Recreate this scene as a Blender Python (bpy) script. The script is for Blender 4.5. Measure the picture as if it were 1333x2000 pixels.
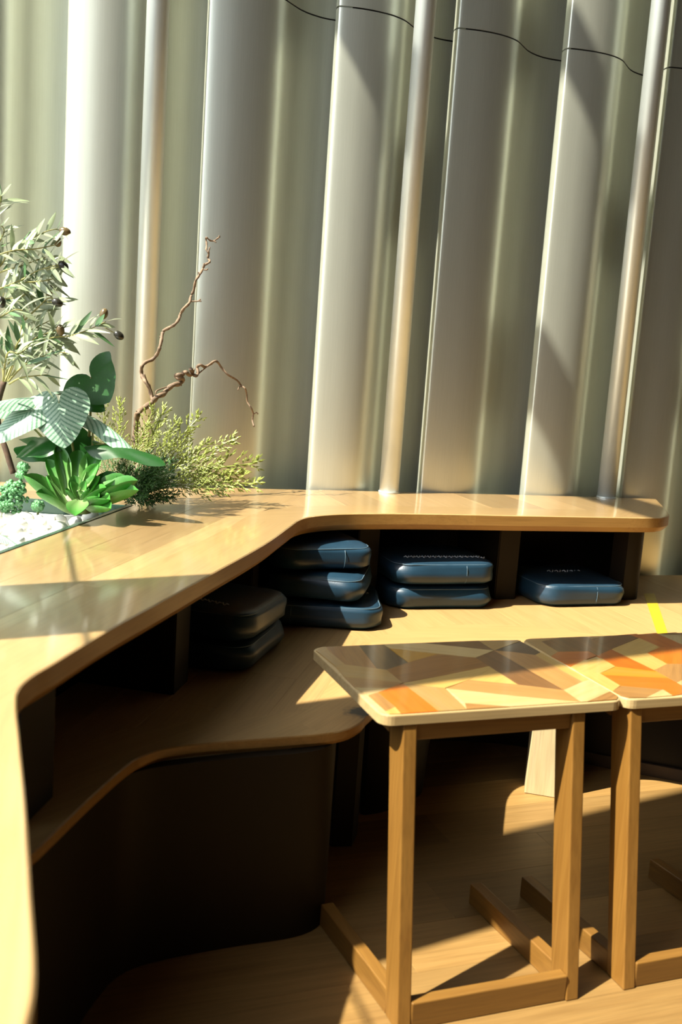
import bpy, bmesh, math, random
from mathutils import Vector, Matrix, Quaternion
random.seed(7)
S = bpy.context.scene
for o in list(bpy.data.objects): bpy.data.objects.remove(o)

# ------------------------------------------------------------------ camera
F_PX, PITCH, ROLL, EYE = 1926.0, 0.1553, 0.069, 1.42
fwd = Vector((0, math.cos(PITCH), -math.sin(PITCH)))
up0 = Vector((0, math.sin(PITCH), math.cos(PITCH)))
rt0 = Vector((1, 0, 0))
RT = rt0 * math.cos(ROLL) + up0 * math.sin(ROLL)
UP = -rt0 * math.sin(ROLL) + up0 * math.cos(ROLL)
cam_d = bpy.data.cameras.new('camera'); cam = bpy.data.objects.new('camera', cam_d)
S.collection.objects.link(cam)
cam_d.sensor_fit = 'VERTICAL'; cam_d.sensor_height = 36; cam_d.sensor_width = 24
cam_d.lens = 36 * F_PX / 2000
cam_d.clip_start = 0.02; cam_d.clip_end = 300
M = Matrix((RT, UP, -fwd)).transposed().to_4x4(); M.translation = Vector((0, 0, EYE))
cam.matrix_world = M
cam_d.dof.use_dof = True; cam_d.dof.focus_distance = 3.3; cam_d.dof.aperture_fstop = 3.2
S.camera = cam

# ------------------------------------------------------------------ light
SUN_AZ, SUN_EL = math.radians(31.0), math.atan(1 / 0.72)
sdir = Vector((math.cos(SUN_AZ) * math.cos(SUN_EL), math.sin(SUN_AZ) * math.cos(SUN_EL), -math.sin(SUN_EL)))
sl = bpy.data.lights.new('sun', 'SUN'); sl.energy = 23.5; sl.angle = math.radians(0.6); sl.color = (1.0, 0.945, 0.81)
so = bpy.data.objects.new('sun', sl); S.collection.objects.link(so)
so.rotation_euler = sdir.to_track_quat('-Z', 'Y').to_euler(); so.location = (-6, -3, 12)
wd = bpy.data.worlds.new('world'); S.world = wd; wd.use_nodes = True
nt = wd.node_tree; bg = nt.nodes['Background']
sky = nt.nodes.new('ShaderNodeTexSky'); sky.sky_type = 'NISHITA'; sky.sun_disc = False
sky.sun_elevation = SUN_EL; sky.sun_rotation = math.atan2(-sdir.x, -sdir.y)
hz = nt.nodes.new('ShaderNodeHueSaturation'); hz.inputs['Saturation'].default_value = 0.36      # hazy sky
nt.links.new(sky.outputs[0], hz.inputs['Color']); nt.links.new(hz.outputs[0], bg.inputs[0]); bg.inputs[1].default_value = 0.80
S.view_settings.view_transform = 'Standard'; S.view_settings.look = 'None'
S.view_settings.exposure = -0.58; S.view_settings.gamma = 1.0
S.view_settings.use_curve_mapping = False

# ------------------------------------------------------------------ measuring helpers
def ray(x, y): return fwd + RT * ((x - 666.5) / F_PX) - UP * ((y - 1000) / F_PX)
def PZ(x, y, z):                     # photo point lying at height z
    d = ray(x, y); return Vector((0, 0, EYE)) + d * ((z - EYE) / d.z)
def PY(x, y, Y):                     # photo point lying Y metres ahead
    d = ray(x, y); return Vector((0, 0, EYE)) + d * (Y / d.y)
YT, YW = 0.361, 0.318                # headings of the tables and of the back wall
W0 = Vector((1.526, 4.579)); WN = Vector((math.cos(YW), math.sin(YW))); WM = Vector((math.sin(YW), -math.cos(YW)))
def WP(s, t, z):                     # along the back wall, out from it, up
    p = W0 + WN * s + WM * t; return Vector((p.x, p.y, z))
TX = Vector((math.cos(YT), math.sin(YT))); TY = Vector((-math.sin(YT), math.cos(YT)))
def TP(a, b, z=0.0):
    p = TX * a + TY * b; return Vector((p.x, p.y, z))
HB, HL, HT = 0.515, 0.878, 0.685     # seat, ledge and table heights

# ------------------------------------------------------------------ materials
MATS = {}
KA = 0.68                            # overall reflectance of the furnishings
def dim(c, k=KA): return tuple(v * k for v in c)
def newmat(name):
    m = bpy.data.materials.new(name); m.use_nodes = True; MATS[name] = m
    return m, m.node_tree, m.node_tree.nodes['Principled BSDF']
def N(t, kind, **kw):
    n = t.nodes.new(kind)
    for k, v in kw.items(): setattr(n, k, v)
    return n
def L(t, a, b): t.links.new(a, b)
def mixcol(t, fac, a, b):
    m = N(t, 'ShaderNodeMix', data_type='RGBA')
    for sock, v in ((m.inputs[0], fac), (m.inputs[6], a), (m.inputs[7], b)):
        if hasattr(v, 'links'): L(t, v, sock)
        else: sock.default_value = v if not isinstance(v, tuple) else (*v, 1)
    return m.outputs[2]
def ramp(t, src, stops):
    r = N(t, 'ShaderNodeValToRGB'); e = r.color_ramp.elements
    while len(e) < len(stops): e.new(0.5)
    for el, (p, c) in zip(e, stops): el.position = p; el.color = (*c, 1)
    L(t, src, r.inputs[0]); return r.outputs[0]
def wood(name, dark, light, rough=0.4, coat=0.25, grain=1.0, var=0.25, coatr=0.12, bump=0.08, axis='x'):
    dark = dim(dark); light = dim(light)
    m, t, b = newmat(name)
    tc = N(t, 'ShaderNodeTexCoord'); oi = N(t, 'ShaderNodeObjectInfo')
    off = N(t, 'ShaderNodeVectorMath', operation='ADD'); cx = N(t, 'ShaderNodeCombineXYZ')
    mu = N(t, 'ShaderNodeMath', operation='MULTIPLY'); mu.inputs[1].default_value = 37.0
    L(t, oi.outputs['Random'], mu.inputs[0])
    for i in range(3): L(t, mu.outputs[0], cx.inputs[i])
    L(t, tc.outputs['Object'], off.inputs[0]); L(t, cx.outputs[0], off.inputs[1])
    mp = N(t, 'ShaderNodeMapping'); ga = 'xyz'.index(axis); sc = [30 * grain] * 3; sc[ga] = 1.5 * grain; mp.inputs['Scale'].default_value = sc
    L(t, off.outputs[0], mp.inputs[0])
    n1 = N(t, 'ShaderNodeTexNoise'); n1.inputs['Scale'].default_value = 1.6; n1.inputs['Detail'].default_value = 6
    n1.inputs['Roughness'].default_value = 0.62; n1.inputs['Distortion'].default_value = 0.6
    L(t, mp.outputs[0], n1.inputs['Vector'])
    mp2 = N(t, 'ShaderNodeMapping'); sc = [190 * grain] * 3; sc[ga] = 6 * grain; mp2.inputs['Scale'].default_value = sc
    L(t, off.outputs[0], mp2.inputs[0])
    n2 = N(t, 'ShaderNodeTexNoise'); n2.inputs['Scale'].default_value = 1.0; n2.inputs['Detail'].default_value = 3
    L(t, mp2.outputs[0], n2.inputs['Vector'])
    c1 = ramp(t, n1.outputs[0], [(0.3, dark), (0.7, light)])
    pores = ramp(t, n2.outputs[0], [(0.32, (0.86, 0.86, 0.86)), (0.55, (1, 1, 1))])
    mul = N(t, 'ShaderNodeMix', data_type='RGBA', blend_type='MULTIPLY'); mul.inputs[0].default_value = 1.0
    L(t, c1, mul.inputs[6]); L(t, pores, mul.inputs[7])
    hs = N(t, 'ShaderNodeHueSaturation')
    mr = N(t, 'ShaderNodeMapRange'); mr.inputs[3].default_value = 1 - var; mr.inputs[4].default_value = 1 + var * 0.6
    L(t, oi.outputs['Random'], mr.inputs[0]); L(t, mr.outputs[0], hs.inputs['Value']); L(t, mul.outputs[2], hs.inputs['Color'])
    L(t, hs.outputs[0], b.inputs['Base Color'])
    b.inputs['Roughness'].default_value = rough
    b.inputs['Coat Weight'].default_value = coat; b.inputs['Coat Roughness'].default_value = coatr
    bp = N(t, 'ShaderNodeBump'); bp.inputs['Strength'].default_value = bump; bp.inputs['Distance'].default_value = 0.001
    L(t, n2.outputs[0], bp.inputs['Height']); L(t, bp.outputs[0], b.inputs['Normal'])
    return m
def plain(name, col, rough=0.5, metal=0.0, noise=0.15, nscale=20.0, coat=0.0, bump=0.0, bscale=200.0, spec=0.5):
    col = dim(col)
    m, t, b = newmat(name)
    tc = N(t, 'ShaderNodeTexCoord'); n = N(t, 'ShaderNodeTexNoise'); n.inputs['Scale'].default_value = nscale
    n.inputs['Detail'].default_value = 4; L(t, tc.outputs['Object'], n.inputs['Vector'])
    lo = tuple(c * (1 - noise) for c in col); hi = tuple(min(1, c * (1 + noise)) for c in col)
    L(t, ramp(t, n.outputs[0], [(0.3, lo), (0.7, hi)]), b.inputs['Base Color'])
    b.inputs['Roughness'].default_value = rough; b.inputs['Metallic'].default_value = metal; b.inputs['Specular IOR Level'].default_value = spec
    b.inputs['Coat Weight'].default_value = coat; b.inputs['Coat Roughness'].default_value = 0.1
    if bump:
        n2 = N(t, 'ShaderNodeTexNoise'); n2.inputs['Scale'].default_value = bscale; L(t, tc.outputs['Object'], n2.inputs['Vector'])
        bp = N(t, 'ShaderNodeBump'); bp.inputs['Strength'].default_value = bump; bp.inputs['Distance'].default_value = 0.001
        L(t, n2.outputs[0], bp.inputs['Height']); L(t, bp.outputs[0], b.inputs['Normal'])
    return m
def leafmat(name, front, back=None, rough=0.35, trans=0.3, stripes=None, tip=None):
    front = dim(front); back = dim(back) if back else None; stripes = dim(stripes) if stripes else None; tip = dim(tip) if tip else None
    m, t, b = newmat(name)
    tc = N(t, 'ShaderNodeTexCoord'); oi = N(t, 'ShaderNodeObjectInfo')
    n = N(t, 'ShaderNodeTexNoise'); n.inputs['Scale'].default_value = 30; L(t, tc.outputs['Object'], n.inputs['Vector'])
    col = ramp(t, n.outputs[0], [(0.3, tuple(c * 0.85 for c in front)), (0.7, tuple(c * 1.12 for c in front))])
    if stripes:                       # pale veins fanning out from the midrib, in the leaf's own UV (u across, v along)
        uv = N(t, 'ShaderNodeUVMap'); uv.uv_map = 'leaf'
        sx = N(t, 'ShaderNodeSeparateXYZ'); L(t, uv.outputs[0], sx.inputs[0])
        ab = N(t, 'ShaderNodeMath', operation='ABSOLUTE'); L(t, sx.outputs[0], ab.inputs[0])
        pw = N(t, 'ShaderNodeMath', operation='POWER'); L(t, ab.outputs[0], pw.inputs[0]); pw.inputs[1].default_value = 0.75
        m1 = N(t, 'ShaderNodeMath', operation='MULTIPLY'); m1.inputs[1].default_value = 0.42; L(t, pw.outputs[0], m1.inputs[0])
        sb = N(t, 'ShaderNodeMath', operation='SUBTRACT'); L(t, sx.outputs[1], sb.inputs[0]); L(t, m1.outputs[0], sb.inputs[1])
        m2 = N(t, 'ShaderNodeMath', operation='MULTIPLY'); m2.inputs[1].default_value = 60.0; L(t, sb.outputs[0], m2.inputs[0])
        n3 = N(t, 'ShaderNodeMath', operation='MULTIPLY_ADD'); L(t, n.outputs[0], n3.inputs[0]); n3.inputs[1].default_value = 3.0; L(t, m2.outputs[0], n3.inputs[2])
        sn = N(t, 'ShaderNodeMath', operation='SINE'); L(t, n3.outputs[0], sn.inputs[0])
        hf = N(t, 'ShaderNodeMath', operation='MULTIPLY_ADD'); L(t, sn.outputs[0], hf.inputs[0]); hf.inputs[1].default_value = 0.5; hf.inputs[2].default_value = 0.5
        st = ramp(t, hf.outputs[0], [(0.10, (0.15, 0.15, 0.15)), (0.55, (1, 1, 1))])
        col = mixcol(t, st, col, stripes)
    if tip:
        uv2 = N(t, 'ShaderNodeUVMap'); uv2.uv_map = 'leaf'; s2 = N(t, 'ShaderNodeSeparateXYZ'); L(t, uv2.outputs[0], s2.inputs[0])
        tr = ramp(t, s2.outputs[1], [(0.05, (1, 1, 1)), (0.75, (0, 0, 0))]); col = mixcol(t, tr, col, tip)
    if back:
        ge = N(t, 'ShaderNodeNewGeometry'); col = mixcol(t, ge.outputs['Backfacing'], col, back)
    hs = N(t, 'ShaderNodeHueSaturation'); mr = N(t, 'ShaderNodeMapRange'); mr.inputs[3].default_value = 0.8; mr.inputs[4].default_value = 1.2
    L(t, oi.outputs['Random'], mr.inputs[0]); L(t, mr.outputs[0], hs.inputs['Value']); L(t, col, hs.inputs['Color'])
    L(t, hs.outputs[0], b.inputs['Base Color']); b.inputs['Roughness'].default_value = rough
    tl = N(t, 'ShaderNodeBsdfTranslucent'); ms = N(t, 'ShaderNodeMixShader'); ms.inputs[0].default_value = trans
    L(t, hs.outputs[0], tl.inputs[0]); L(t, b.outputs[0], ms.inputs[1]); L(t, tl.outputs[0], ms.inputs[2])
    L(t, ms.outputs[0], t.nodes['Material Output'].inputs[0])
    return m

oak = wood('oak', (0.56, 0.355, 0.148), (0.64, 0.42, 0.188), rough=0.34, coat=1.0, var=0.26, coatr=0.10)
oak_seat = wood('oak_seat', (0.47, 0.280, 0.100), (0.54, 0.335, 0.130), rough=0.48, coat=0.0, var=0.08, coatr=0.2)
oak_floor = wood('oak_floor', (0.29, 0.160, 0.046), (0.39, 0.23, 0.073), rough=0.48, coat=0.03, var=0.30, coatr=0.2)
nosing_wood = wood('nosing_wood', (0.56, 0.35, 0.138), (0.63, 0.41, 0.17), rough=0.34, coat=1.0, var=0.05, coatr=0.10)
nosing_face_wood = wood('nosing_face_wood', (0.42, 0.215, 0.050), (0.51, 0.28, 0.072), rough=0.45, coat=0.1, var=0.04)  # deeper orange wood for the upright faces of the nosings
frame_wood = wood('frame_wood', (0.22, 0.10, 0.017), (0.30, 0.148, 0.028), rough=0.45, coat=0.05, var=0.12)
leg_wood = wood('leg_wood', (0.25, 0.112, 0.018), (0.33, 0.162, 0.030), rough=0.45, coat=0.05, var=0.12, axis='z')
ply = wood('plywood_edge', (0.55, 0.38, 0.16), (0.68, 0.50, 0.24), rough=0.4, coat=0.25, var=0.05)
raw_ply = wood('raw_plywood', (0.62, 0.47, 0.23), (0.70, 0.55, 0.30), rough=0.7, coat=0.0, var=0.05, bump=0.3, axis='z')
TILE = {}
def rich(c, k=1.25, g=1.10):          # oiled finish: a little deeper in colour
    m_ = sum(c) / 3
    if m_ > 0.24: k, g = 1.06, 0.90
    return tuple(max(0.004, (m_ + (v - m_) * k) * g) for v in c)
for k, d, l in (('pale', (0.60, 0.42, 0.17), (0.72, 0.53, 0.25)), ('yellow', (0.62, 0.38, 0.10), (0.74, 0.49, 0.16)),
                ('tan', (0.36, 0.22, 0.08), (0.48, 0.31, 0.13)), ('brown', (0.22, 0.10, 0.035), (0.34, 0.17, 0.065)),
                ('mid', (0.26, 0.14, 0.06), (0.37, 0.21, 0.09)), ('dark', (0.055, 0.034, 0.019), (0.11, 0.065, 0.035)),
                ('red', (0.34, 0.10, 0.025), (0.46, 0.16, 0.045)), ('orange', (0.50, 0.15, 0.018), (0.62, 0.22, 0.035)),
                ('peach', (0.48, 0.235, 0.07), (0.60, 0.32, 0.11)), ('amber', (0.44, 0.23, 0.04), (0.55, 0.31, 0.06)),
                ('umber', (0.12, 0.06, 0.026), (0.20, 0.105, 0.048))):
    TILE[k] = wood('tile_' + k, rich(d), rich(l), rough=0.36, coat=0.6, grain=1.6, var=0.1, coatr=0.08, bump=0.03)
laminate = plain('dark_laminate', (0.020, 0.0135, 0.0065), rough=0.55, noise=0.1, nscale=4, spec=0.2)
blackish = plain('black_recess', (0.010, 0.008, 0.006), rough=0.8)
substrate = plain('substrate', (0.06, 0.035, 0.015), rough=0.8)
leather = plain('blue_leather', (0.014, 0.046, 0.078), rough=0.40, noise=0.18, nscale=9, coat=0.05, bump=0.25, bscale=260)
thread = plain('white_thread', (0.62, 0.66, 0.66), rough=0.7)
bluethread = plain('blue_thread', (0.10, 0.17, 0.22), rough=0.5)
tapey = plain('yellow_tape', (0.58, 0.40, 0.02), rough=0.4, noise=0.05)
pebm = plain('white_pebble', (1.05, 1.04, 0.95), rough=0.5, noise=0.06, nscale=30)
rimm = plain('green_rim', (0.035, 0.085, 0.06), rough=0.25, noise=0.1)
barkm = plain('bark', (0.24, 0.16, 0.095), rough=0.75, noise=0.45, nscale=60, bump=0.6, bscale=120)
trunkm = plain('trunk', (0.09, 0.05, 0.025), rough=0.8, noise=0.4, nscale=50)
olivem = plain('olive', (0.030, 0.028, 0.018), rough=0.25, noise=0.3)
olivem2 = plain('olive_green', (0.17, 0.12, 0.05), rough=0.25, noise=0.4)
twigm = plain('olive_twig', (0.38, 0.36, 0.11), rough=0.6)
stalkm = plain('stalk', (0.20, 0.24, 0.06), rough=0.5)
plaster = plain('plaster', (0.07, 0.075, 0.068), rough=0.9)
ceilm = plain('ceiling_paint', (0.06, 0.062, 0.055), rough=0.9)
steel = plain('facade_steel', (0.12, 0.13, 0.13), rough=0.5)
olive_leaf = leafmat('olive_leaf', (0.38, 0.46, 0.27), (0.64, 0.70, 0.53), trans=0.22)
olive_leaf2 = leafmat('olive_leaf_dark', (0.10, 0.22, 0.08), (0.40, 0.46, 0.30), trans=0.25)
striped = leafmat('striped_leaf', (0.075, 0.23, 0.12), (0.02, 0.10, 0.03), rough=0.4, trans=0.12, stripes=(0.38, 0.56, 0.40))
darkleaf = leafmat('dark_leaf', (0.03, 0.15, 0.028), (0.035, 0.18, 0.03), rough=0.3, trans=0.35)
succ = leafmat('succulent', (0.10, 0.40, 0.06), None, rough=0.38, trans=0.22, tip=(0.36, 0.58, 0.20))
sedum = leafmat('sedum', (0.14, 0.40, 0.15), None, rough=0.3, trans=0.12)
conif = leafmat('conifer_bright', (0.42, 0.50, 0.10), None, rough=0.5, trans=0.15)
conif_d = leafmat('conifer_dark', (0.075, 0.22, 0.035), None, rough=0.5, trans=0.1)

# satin aluminium cladding
m, t, b = newmat('satin_aluminium')
tc = N(t, 'ShaderNodeTexCoord'); mp = N(t, 'ShaderNodeMapping'); mp.inputs['Scale'].default_value = (90, 90, 2.0)
L(t, tc.outputs['Object'], mp.inputs[0]); n = N(t, 'ShaderNodeTexNoise'); n.inputs['Scale'].default_value = 3; n.inputs['Detail'].default_value = 4
L(t, mp.outputs[0], n.inputs['Vector'])
L(t, ramp(t, n.outputs[0], [(0.3, (0.73, 0.755, 0.63)), (0.7, (0.77, 0.795, 0.67))]), b.inputs['Base Color'])
b.inputs['Metallic'].default_value = 0.72; b.inputs['Roughness'].default_value = 0.37
alu = m
pipe_alu = plain('pipe_aluminium', (0.86, 0.93, 0.89), rough=0.40, metal=0.5, noise=0.04, nscale=8)
seam_m = plain('seam_backing', (0.05, 0.05, 0.04), rough=0.8)  # even dark colour of the backing behind the sheets

# ------------------------------------------------------------------ object helpers
COL = S.collection
def world_of(o):
    return world_of(o.parent) @ o.matrix_basis if o.parent is not None else o.matrix_basis.copy()
def link(name, me, parent=None, loc=None, rotz=0.0):
    o = bpy.data.objects.new(name, me); COL.objects.link(o)
    Wm = Matrix.Translation(Vector(loc) if loc is not None else Vector((0, 0, 0))) @ Matrix.Rotation(rotz, 4, 'Z')
    if parent is not None:
        o.parent = parent; Wm = world_of(parent).inverted() @ Wm
    o.matrix_basis = Wm; return o
def mesh(name, verts, faces, mat, smooth=False):
    me = bpy.data.meshes.new(name); me.from_pydata([tuple(v) for v in verts], [], faces); me.update()
    if mat: me.materials.append(mat)
    if smooth:
        for p in me.polygons: p.use_smooth = True
    return me
def mk(name, verts, faces, mat, parent=None, smooth=False, origin=None, rotz=0.0):
    """mesh object given in world coordinates; its origin goes to the middle of its base"""
    vs = [Vector(v) for v in verts]
    if origin is None:
        lo = Vector([min(v[i] for v in vs) for i in range(3)]); hi = Vector([max(v[i] for v in vs) for i in range(3)])
        origin = Vector(((lo.x + hi.x) / 2, (lo.y + hi.y) / 2, lo.z))
    R = Matrix.Rotation(-rotz, 3, 'Z')
    return link(name, mesh(name, [R @ (v - origin) for v in vs], faces, mat, smooth), parent, origin, rotz)
def frombm(name, bm, mat, parent=None, smooth=False, rotz=0.0):
    bmesh.ops.recalc_face_normals(bm, faces=bm.faces)
    bm.verts.index_update()
    vs = [v.co.copy() for v in bm.verts]; fs = [[v.index for v in f.verts] for f in bm.faces]; bm.free()
    return mk(name, vs, fs, mat, parent, smooth, rotz=rotz)
def tag(o, label=None, cat=None, group=None, kind=None):
    if label: o['label'] = label
    if cat: o['category'] = cat
    if group: o['group'] = group
    if kind: o['kind'] = kind
    return o
def thing(name, loc, label=None, cat=None, group=None, kind=None):
    o = bpy.data.objects.new(name, None); COL.objects.link(o); o.location = loc; o.empty_display_size = 0.05
    return tag(o, label, cat, group, kind)
def prism_bm(poly, z0, z1, bevel=0.0, bm=None):
    bm = bm or bmesh.new()
    top = [bm.verts.new((p[0], p[1], z1)) for p in poly]; bot = [bm.verts.new((p[0], p[1], z0)) for p in poly]
    n = len(poly); ft = bm.faces.new(top); bm.faces.new(list(reversed(bot)))
    for i in range(n): bm.faces.new((bot[i], bot[(i + 1) % n], top[(i + 1) % n], top[i]))
    if bevel:
        bmesh.ops.recalc_face_normals(bm, faces=bm.faces)
        bmesh.ops.bevel(bm, geom=list(ft.edges), offset=bevel, segments=2, affect='EDGES', profile=0.5)
    return bm
def box_bm(c, ax, ay, az, hx, hy, hz, bevel=0.0):
    bm = bmesh.new(); vs = []
    for sx in (-1, 1):
        for sy in (-1, 1):
            for sz in (-1, 1): vs.append(bm.verts.new(Vector(c) + ax * (hx * sx) + ay * (hy * sy) + az * (hz * sz)))
    for f in ((0, 1, 3, 2), (4, 6, 7, 5), (0, 4, 5, 1), (2, 3, 7, 6), (0, 2, 6, 4), (1, 5, 7, 3)): bm.faces.new([vs[i] for i in f])
    bmesh.ops.recalc_face_normals(bm, faces=bm.faces)
    if bevel: bmesh.ops.bevel(bm, geom=list(bm.edges), offset=bevel, segments=2, affect='EDGES', profile=0.5)
    return bm
def hexa_bm(b4, t4, bevel=0.0):
    """eight corner solid: bottom ring and top ring"""
    bm = bmesh.new(); vb = [bm.verts.new(p) for p in b4]; vt = [bm.verts.new(p) for p in t4]
    bm.faces.new(vb); bm.faces.new(vt)
    for i in range(4): bm.faces.new((vb[i], vb[(i + 1) % 4], vt[(i + 1) % 4], vt[i]))
    bmesh.ops.recalc_face_normals(bm, faces=bm.faces)
    if bevel: bmesh.ops.bevel(bm, geom=list(bm.edges), offset=bevel, segments=2, affect='EDGES', profile=0.5)
    return bm
def catmull(pts, n=6):
    pts = [Vector(p) for p in pts]; out = []
    for i in range(len(pts) - 1):
        p0 = pts[max(i - 1, 0)]; p1 = pts[i]; p2 = pts[i + 1]; p3 = pts[min(i + 2, len(pts) - 1)]
        for k in range(n):
            u = k / n
            out.append(0.5 * ((2 * p1) + (p2 - p0) * u + (2 * p0 - 5 * p1 + 4 * p2 - p3) * u * u + (3 * p1 - p0 - 3 * p2 + p3) * u ** 3))
    out.append(pts[-1]); return out
def resample(pts, n):
    pts = [Vector(p) for p in pts]; ln = [0]
    for a, b in zip(pts, pts[1:]): ln.append(ln[-1] + (b - a).length)
    out = []; j = 0
    for k in range(n):
        d = ln[-1] * k / (n - 1)
        while j < len(pts) - 2 and ln[j + 1] < d: j += 1
        seg = ln[j + 1] - ln[j]; out.append(pts[j].lerp(pts[j + 1], (d - ln[j]) / seg if seg else 0))
    return out
def tube(pts, rad, sides=8, bm=None, cap=True):
    """round bar along pts with a radius or a list of radii"""
    bm = bm or bmesh.new(); pts = [Vector(p) for p in pts]; n = len(pts); rings = []
    ref = Vector((0.31, 0.2, 0.93))
    for i, p in enumerate(pts):
        d = (pts[min(i + 1, n - 1)] - pts[max(i - 1, 0)]).normalized()
        a = d.cross(ref); a = a if a.length > 1e-3 else d.cross(Vector((1, 0, 0))); a.normalize(); b = d.cross(a)
        r = rad[i] if isinstance(rad, (list, tuple)) else rad
        rings.append([bm.verts.new(p + (a * math.cos(2 * math.pi * k / sides) + b * math.sin(2 * math.pi * k / sides)) * r) for k in range(sides)])
    for r0, r1 in zip(rings, rings[1:]):
        for k in range(sides): bm.faces.new((r0[k], r0[(k + 1) % sides], r1[(k + 1) % sides], r1[k]))
    if cap: bm.faces.new(list(reversed(rings[0]))); bm.faces.new(rings[-1])
    return bm
def clip(poly, nx, ny, c):           # keep nx*x+ny*y <= c
    out = []
    for i in range(len(poly)):
        a, b = poly[i], poly[(i + 1) % len(poly)]; da = nx * a[0] + ny * a[1] - c; db = nx * b[0] + ny * b[1] - c
        if da <= 0: out.append(a)
        if (da < 0 < db) or (db < 0 < da):
            u = da / (da - db); out.append((a[0] + (b[0] - a[0]) * u, a[1] + (b[1] - a[1]) * u))
    return out
def area(poly): return 0.5 * sum(poly[i][0] * poly[(i + 1) % len(poly)][1] - poly[(i + 1) % len(poly)][0] * poly[i][1] for i in range(len(poly)))
def clean(poly, eps=0.002):
    out = []
    for p in poly:
        if not out or (p[0] - out[-1][0]) ** 2 + (p[1] - out[-1][1]) ** 2 > eps * eps: out.append(p)
    while len(out) > 2 and (out[0][0] - out[-1][0]) ** 2 + (out[0][1] - out[-1][1]) ** 2 < eps * eps: out.pop()
    return out
def board(name, poly, z, thick, mat, parent, heading, gap=0.0007, bevel=0.0008):
    poly = clean([(p[0], p[1]) for p in poly])
    if len(poly) < 3 or abs(area(poly)) < 2e-4: return None
    if area(poly) < 0: poly = poly[::-1]
    bm = bmesh.new(); f = bm.faces.new([bm.verts.new((x, y, z)) for x, y in poly])
    res = bmesh.ops.inset_individual(bm, faces=[f], thickness=gap)
    bmesh.ops.delete(bm, geom=res['faces'], context='FACES')
    loose = [v for v in bm.verts if not v.link_faces]; bmesh.ops.delete(bm, geom=loose, context='VERTS')
    if not bm.faces: bm.free(); return None
    f = list(bm.faces)[0]; ring = [v.co.copy() for v in f.verts]; bm.free()
    bm = prism_bm(ring, z - thick, z, bevel)
    return frombm(name, bm, mat, parent, rotz=heading)
def boards(poly, heading, lines, joints, z, thick, mat, parent, name='plank', gap=0.0007):
    """cut a flat region into boards: `lines` are offsets across the heading, `joints(i)` the cuts along board i"""
    d = (math.cos(heading), math.sin(heading)); q = (-d[1], d[0]); out = []
    for i in range(len(lines) - 1):
        st = clip(clip(poly, q[0], q[1], lines[i + 1]), -q[0], -q[1], -lines[i])
        if len(st) < 3: continue
        cuts = joints(i); al = [p[0] * d[0] + p[1] * d[1] for p in st]
        cuts = [min(al) - 1] + [c for c in sorted(cuts) if min(al) + 0.01 < c < max(al) - 0.01] + [max(al) + 1]
        for a, b in zip(cuts, cuts[1:]):
            pc = clip(clip(st, d[0], d[1], b), -d[0], -d[1], -a)
            if len(pc) > 2:
                o = board(name, pc, z - random.uniform(0, 0.0004), thick, mat, parent, heading, gap)
                if o: out.append(o)
    return out
def offset_path(pts, d):              # to the left of travel
    out = []
    for i, p in enumerate(pts):
        a = pts[max(i - 1, 0)]; b = pts[min(i + 1, len(pts) - 1)]; v = Vector((b[0] - a[0], b[1] - a[1])).normalized()
        out.append(Vector((p[0] - v.y * d, p[1] + v.x * d)))
    return out
def nosing(name, outer, inner, z, thick, mat, parent, chamfer=0.02, straight=0.04):
    n = len(outer); vs = []; fs = []
    for o, i in zip(outer, inner):
        u = Vector((i[0] - o[0], i[1] - o[1])); u.normalize()
        P = lambda k, zz: (o[0] + u.x * k, o[1] + u.y * k, zz)
        vs += [(i[0], i[1], z), P(0.012, z), P(0.003, z - 0.0004), P(0.0, z - 0.003), P(0.0, z - straight), P(chamfer * 0.08, z - straight - (thick - straight) * 0.1), P(chamfer, z - thick), (i[0], i[1], z - thick)]
    k = 8
    for a in range(n - 1):
        for j in range(k): fs.append((a * k + j, a * k + (j + 1) % k, (a + 1) * k + (j + 1) % k, (a + 1) * k + j))
    fs.append(tuple(range(k))[::-1]); fs.append(tuple((n - 1) * k + j for j in range(k)))
    h = math.atan2(outer[-1][1] - outer[0][1], outer[-1][0] - outer[0][0])
    bm = bmesh.new(); bv = [bm.verts.new(v) for v in vs]
    for f in fs: bm.faces.new([bv[i] for i in f])
    o = frombm(name, bm, mat, parent, smooth=True, rotz=h); o.data.materials.append(nosing_face_wood)
    for p_ in o.data.polygons:
        if abs(p_.normal.z) < 0.75 and p_.index < (n - 1) * 8: p_.material_index = 1
    md = o.modifiers.new('es', 'EDGE_SPLIT'); md.split_angle = math.radians(22)
    return o

# ================================================================== THE SETTING
# floor: boards laid along the table direction, each board a part
floor_root = mk('floor', [WP(-3.6, -0.1, -0.03), WP(4.2, -0.1, -0.03), WP(4.2, 7.2, -0.03), WP(-3.6, 7.2, -0.03),
                          WP(-3.6, -0.1, -0.012), WP(4.2, -0.1, -0.012), WP(4.2, 7.2, -0.012), WP(-3.6, 7.2, -0.012)],
                [(0, 3, 2, 1), (4, 5, 6, 7), (0, 1, 5, 4), (1, 2, 6, 5), (2, 3, 7, 6), (3, 0, 4, 7)], substrate)
tag(floor_root, 'warm oak plank floor under the tables', kind='structure')
floor_poly = [tuple(WP(-3.5, 0.05, 0)[:2]), tuple(WP(2.6, 0.05, 0)[:2]), tuple(WP(2.6, 5.6, 0)[:2]), tuple(WP(-3.5, 5.6, 0)[:2])]
fl = [1.907 + 0.1865 * k for k in range(-14, 18)]
def fjoints(i):
    r = random.Random(i * 3 + 1); row = i - 14
    base = {2: 1.655, -1: 0.815}.get(row, r.uniform(-0.5, 1.4))
    return [base + 1.42 * k for k in range(-4, 6)]
boards(floor_poly, YT, fl, fjoints, 0.0, 0.011, oak_floor, floor_root, gap=0.0017)

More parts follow.
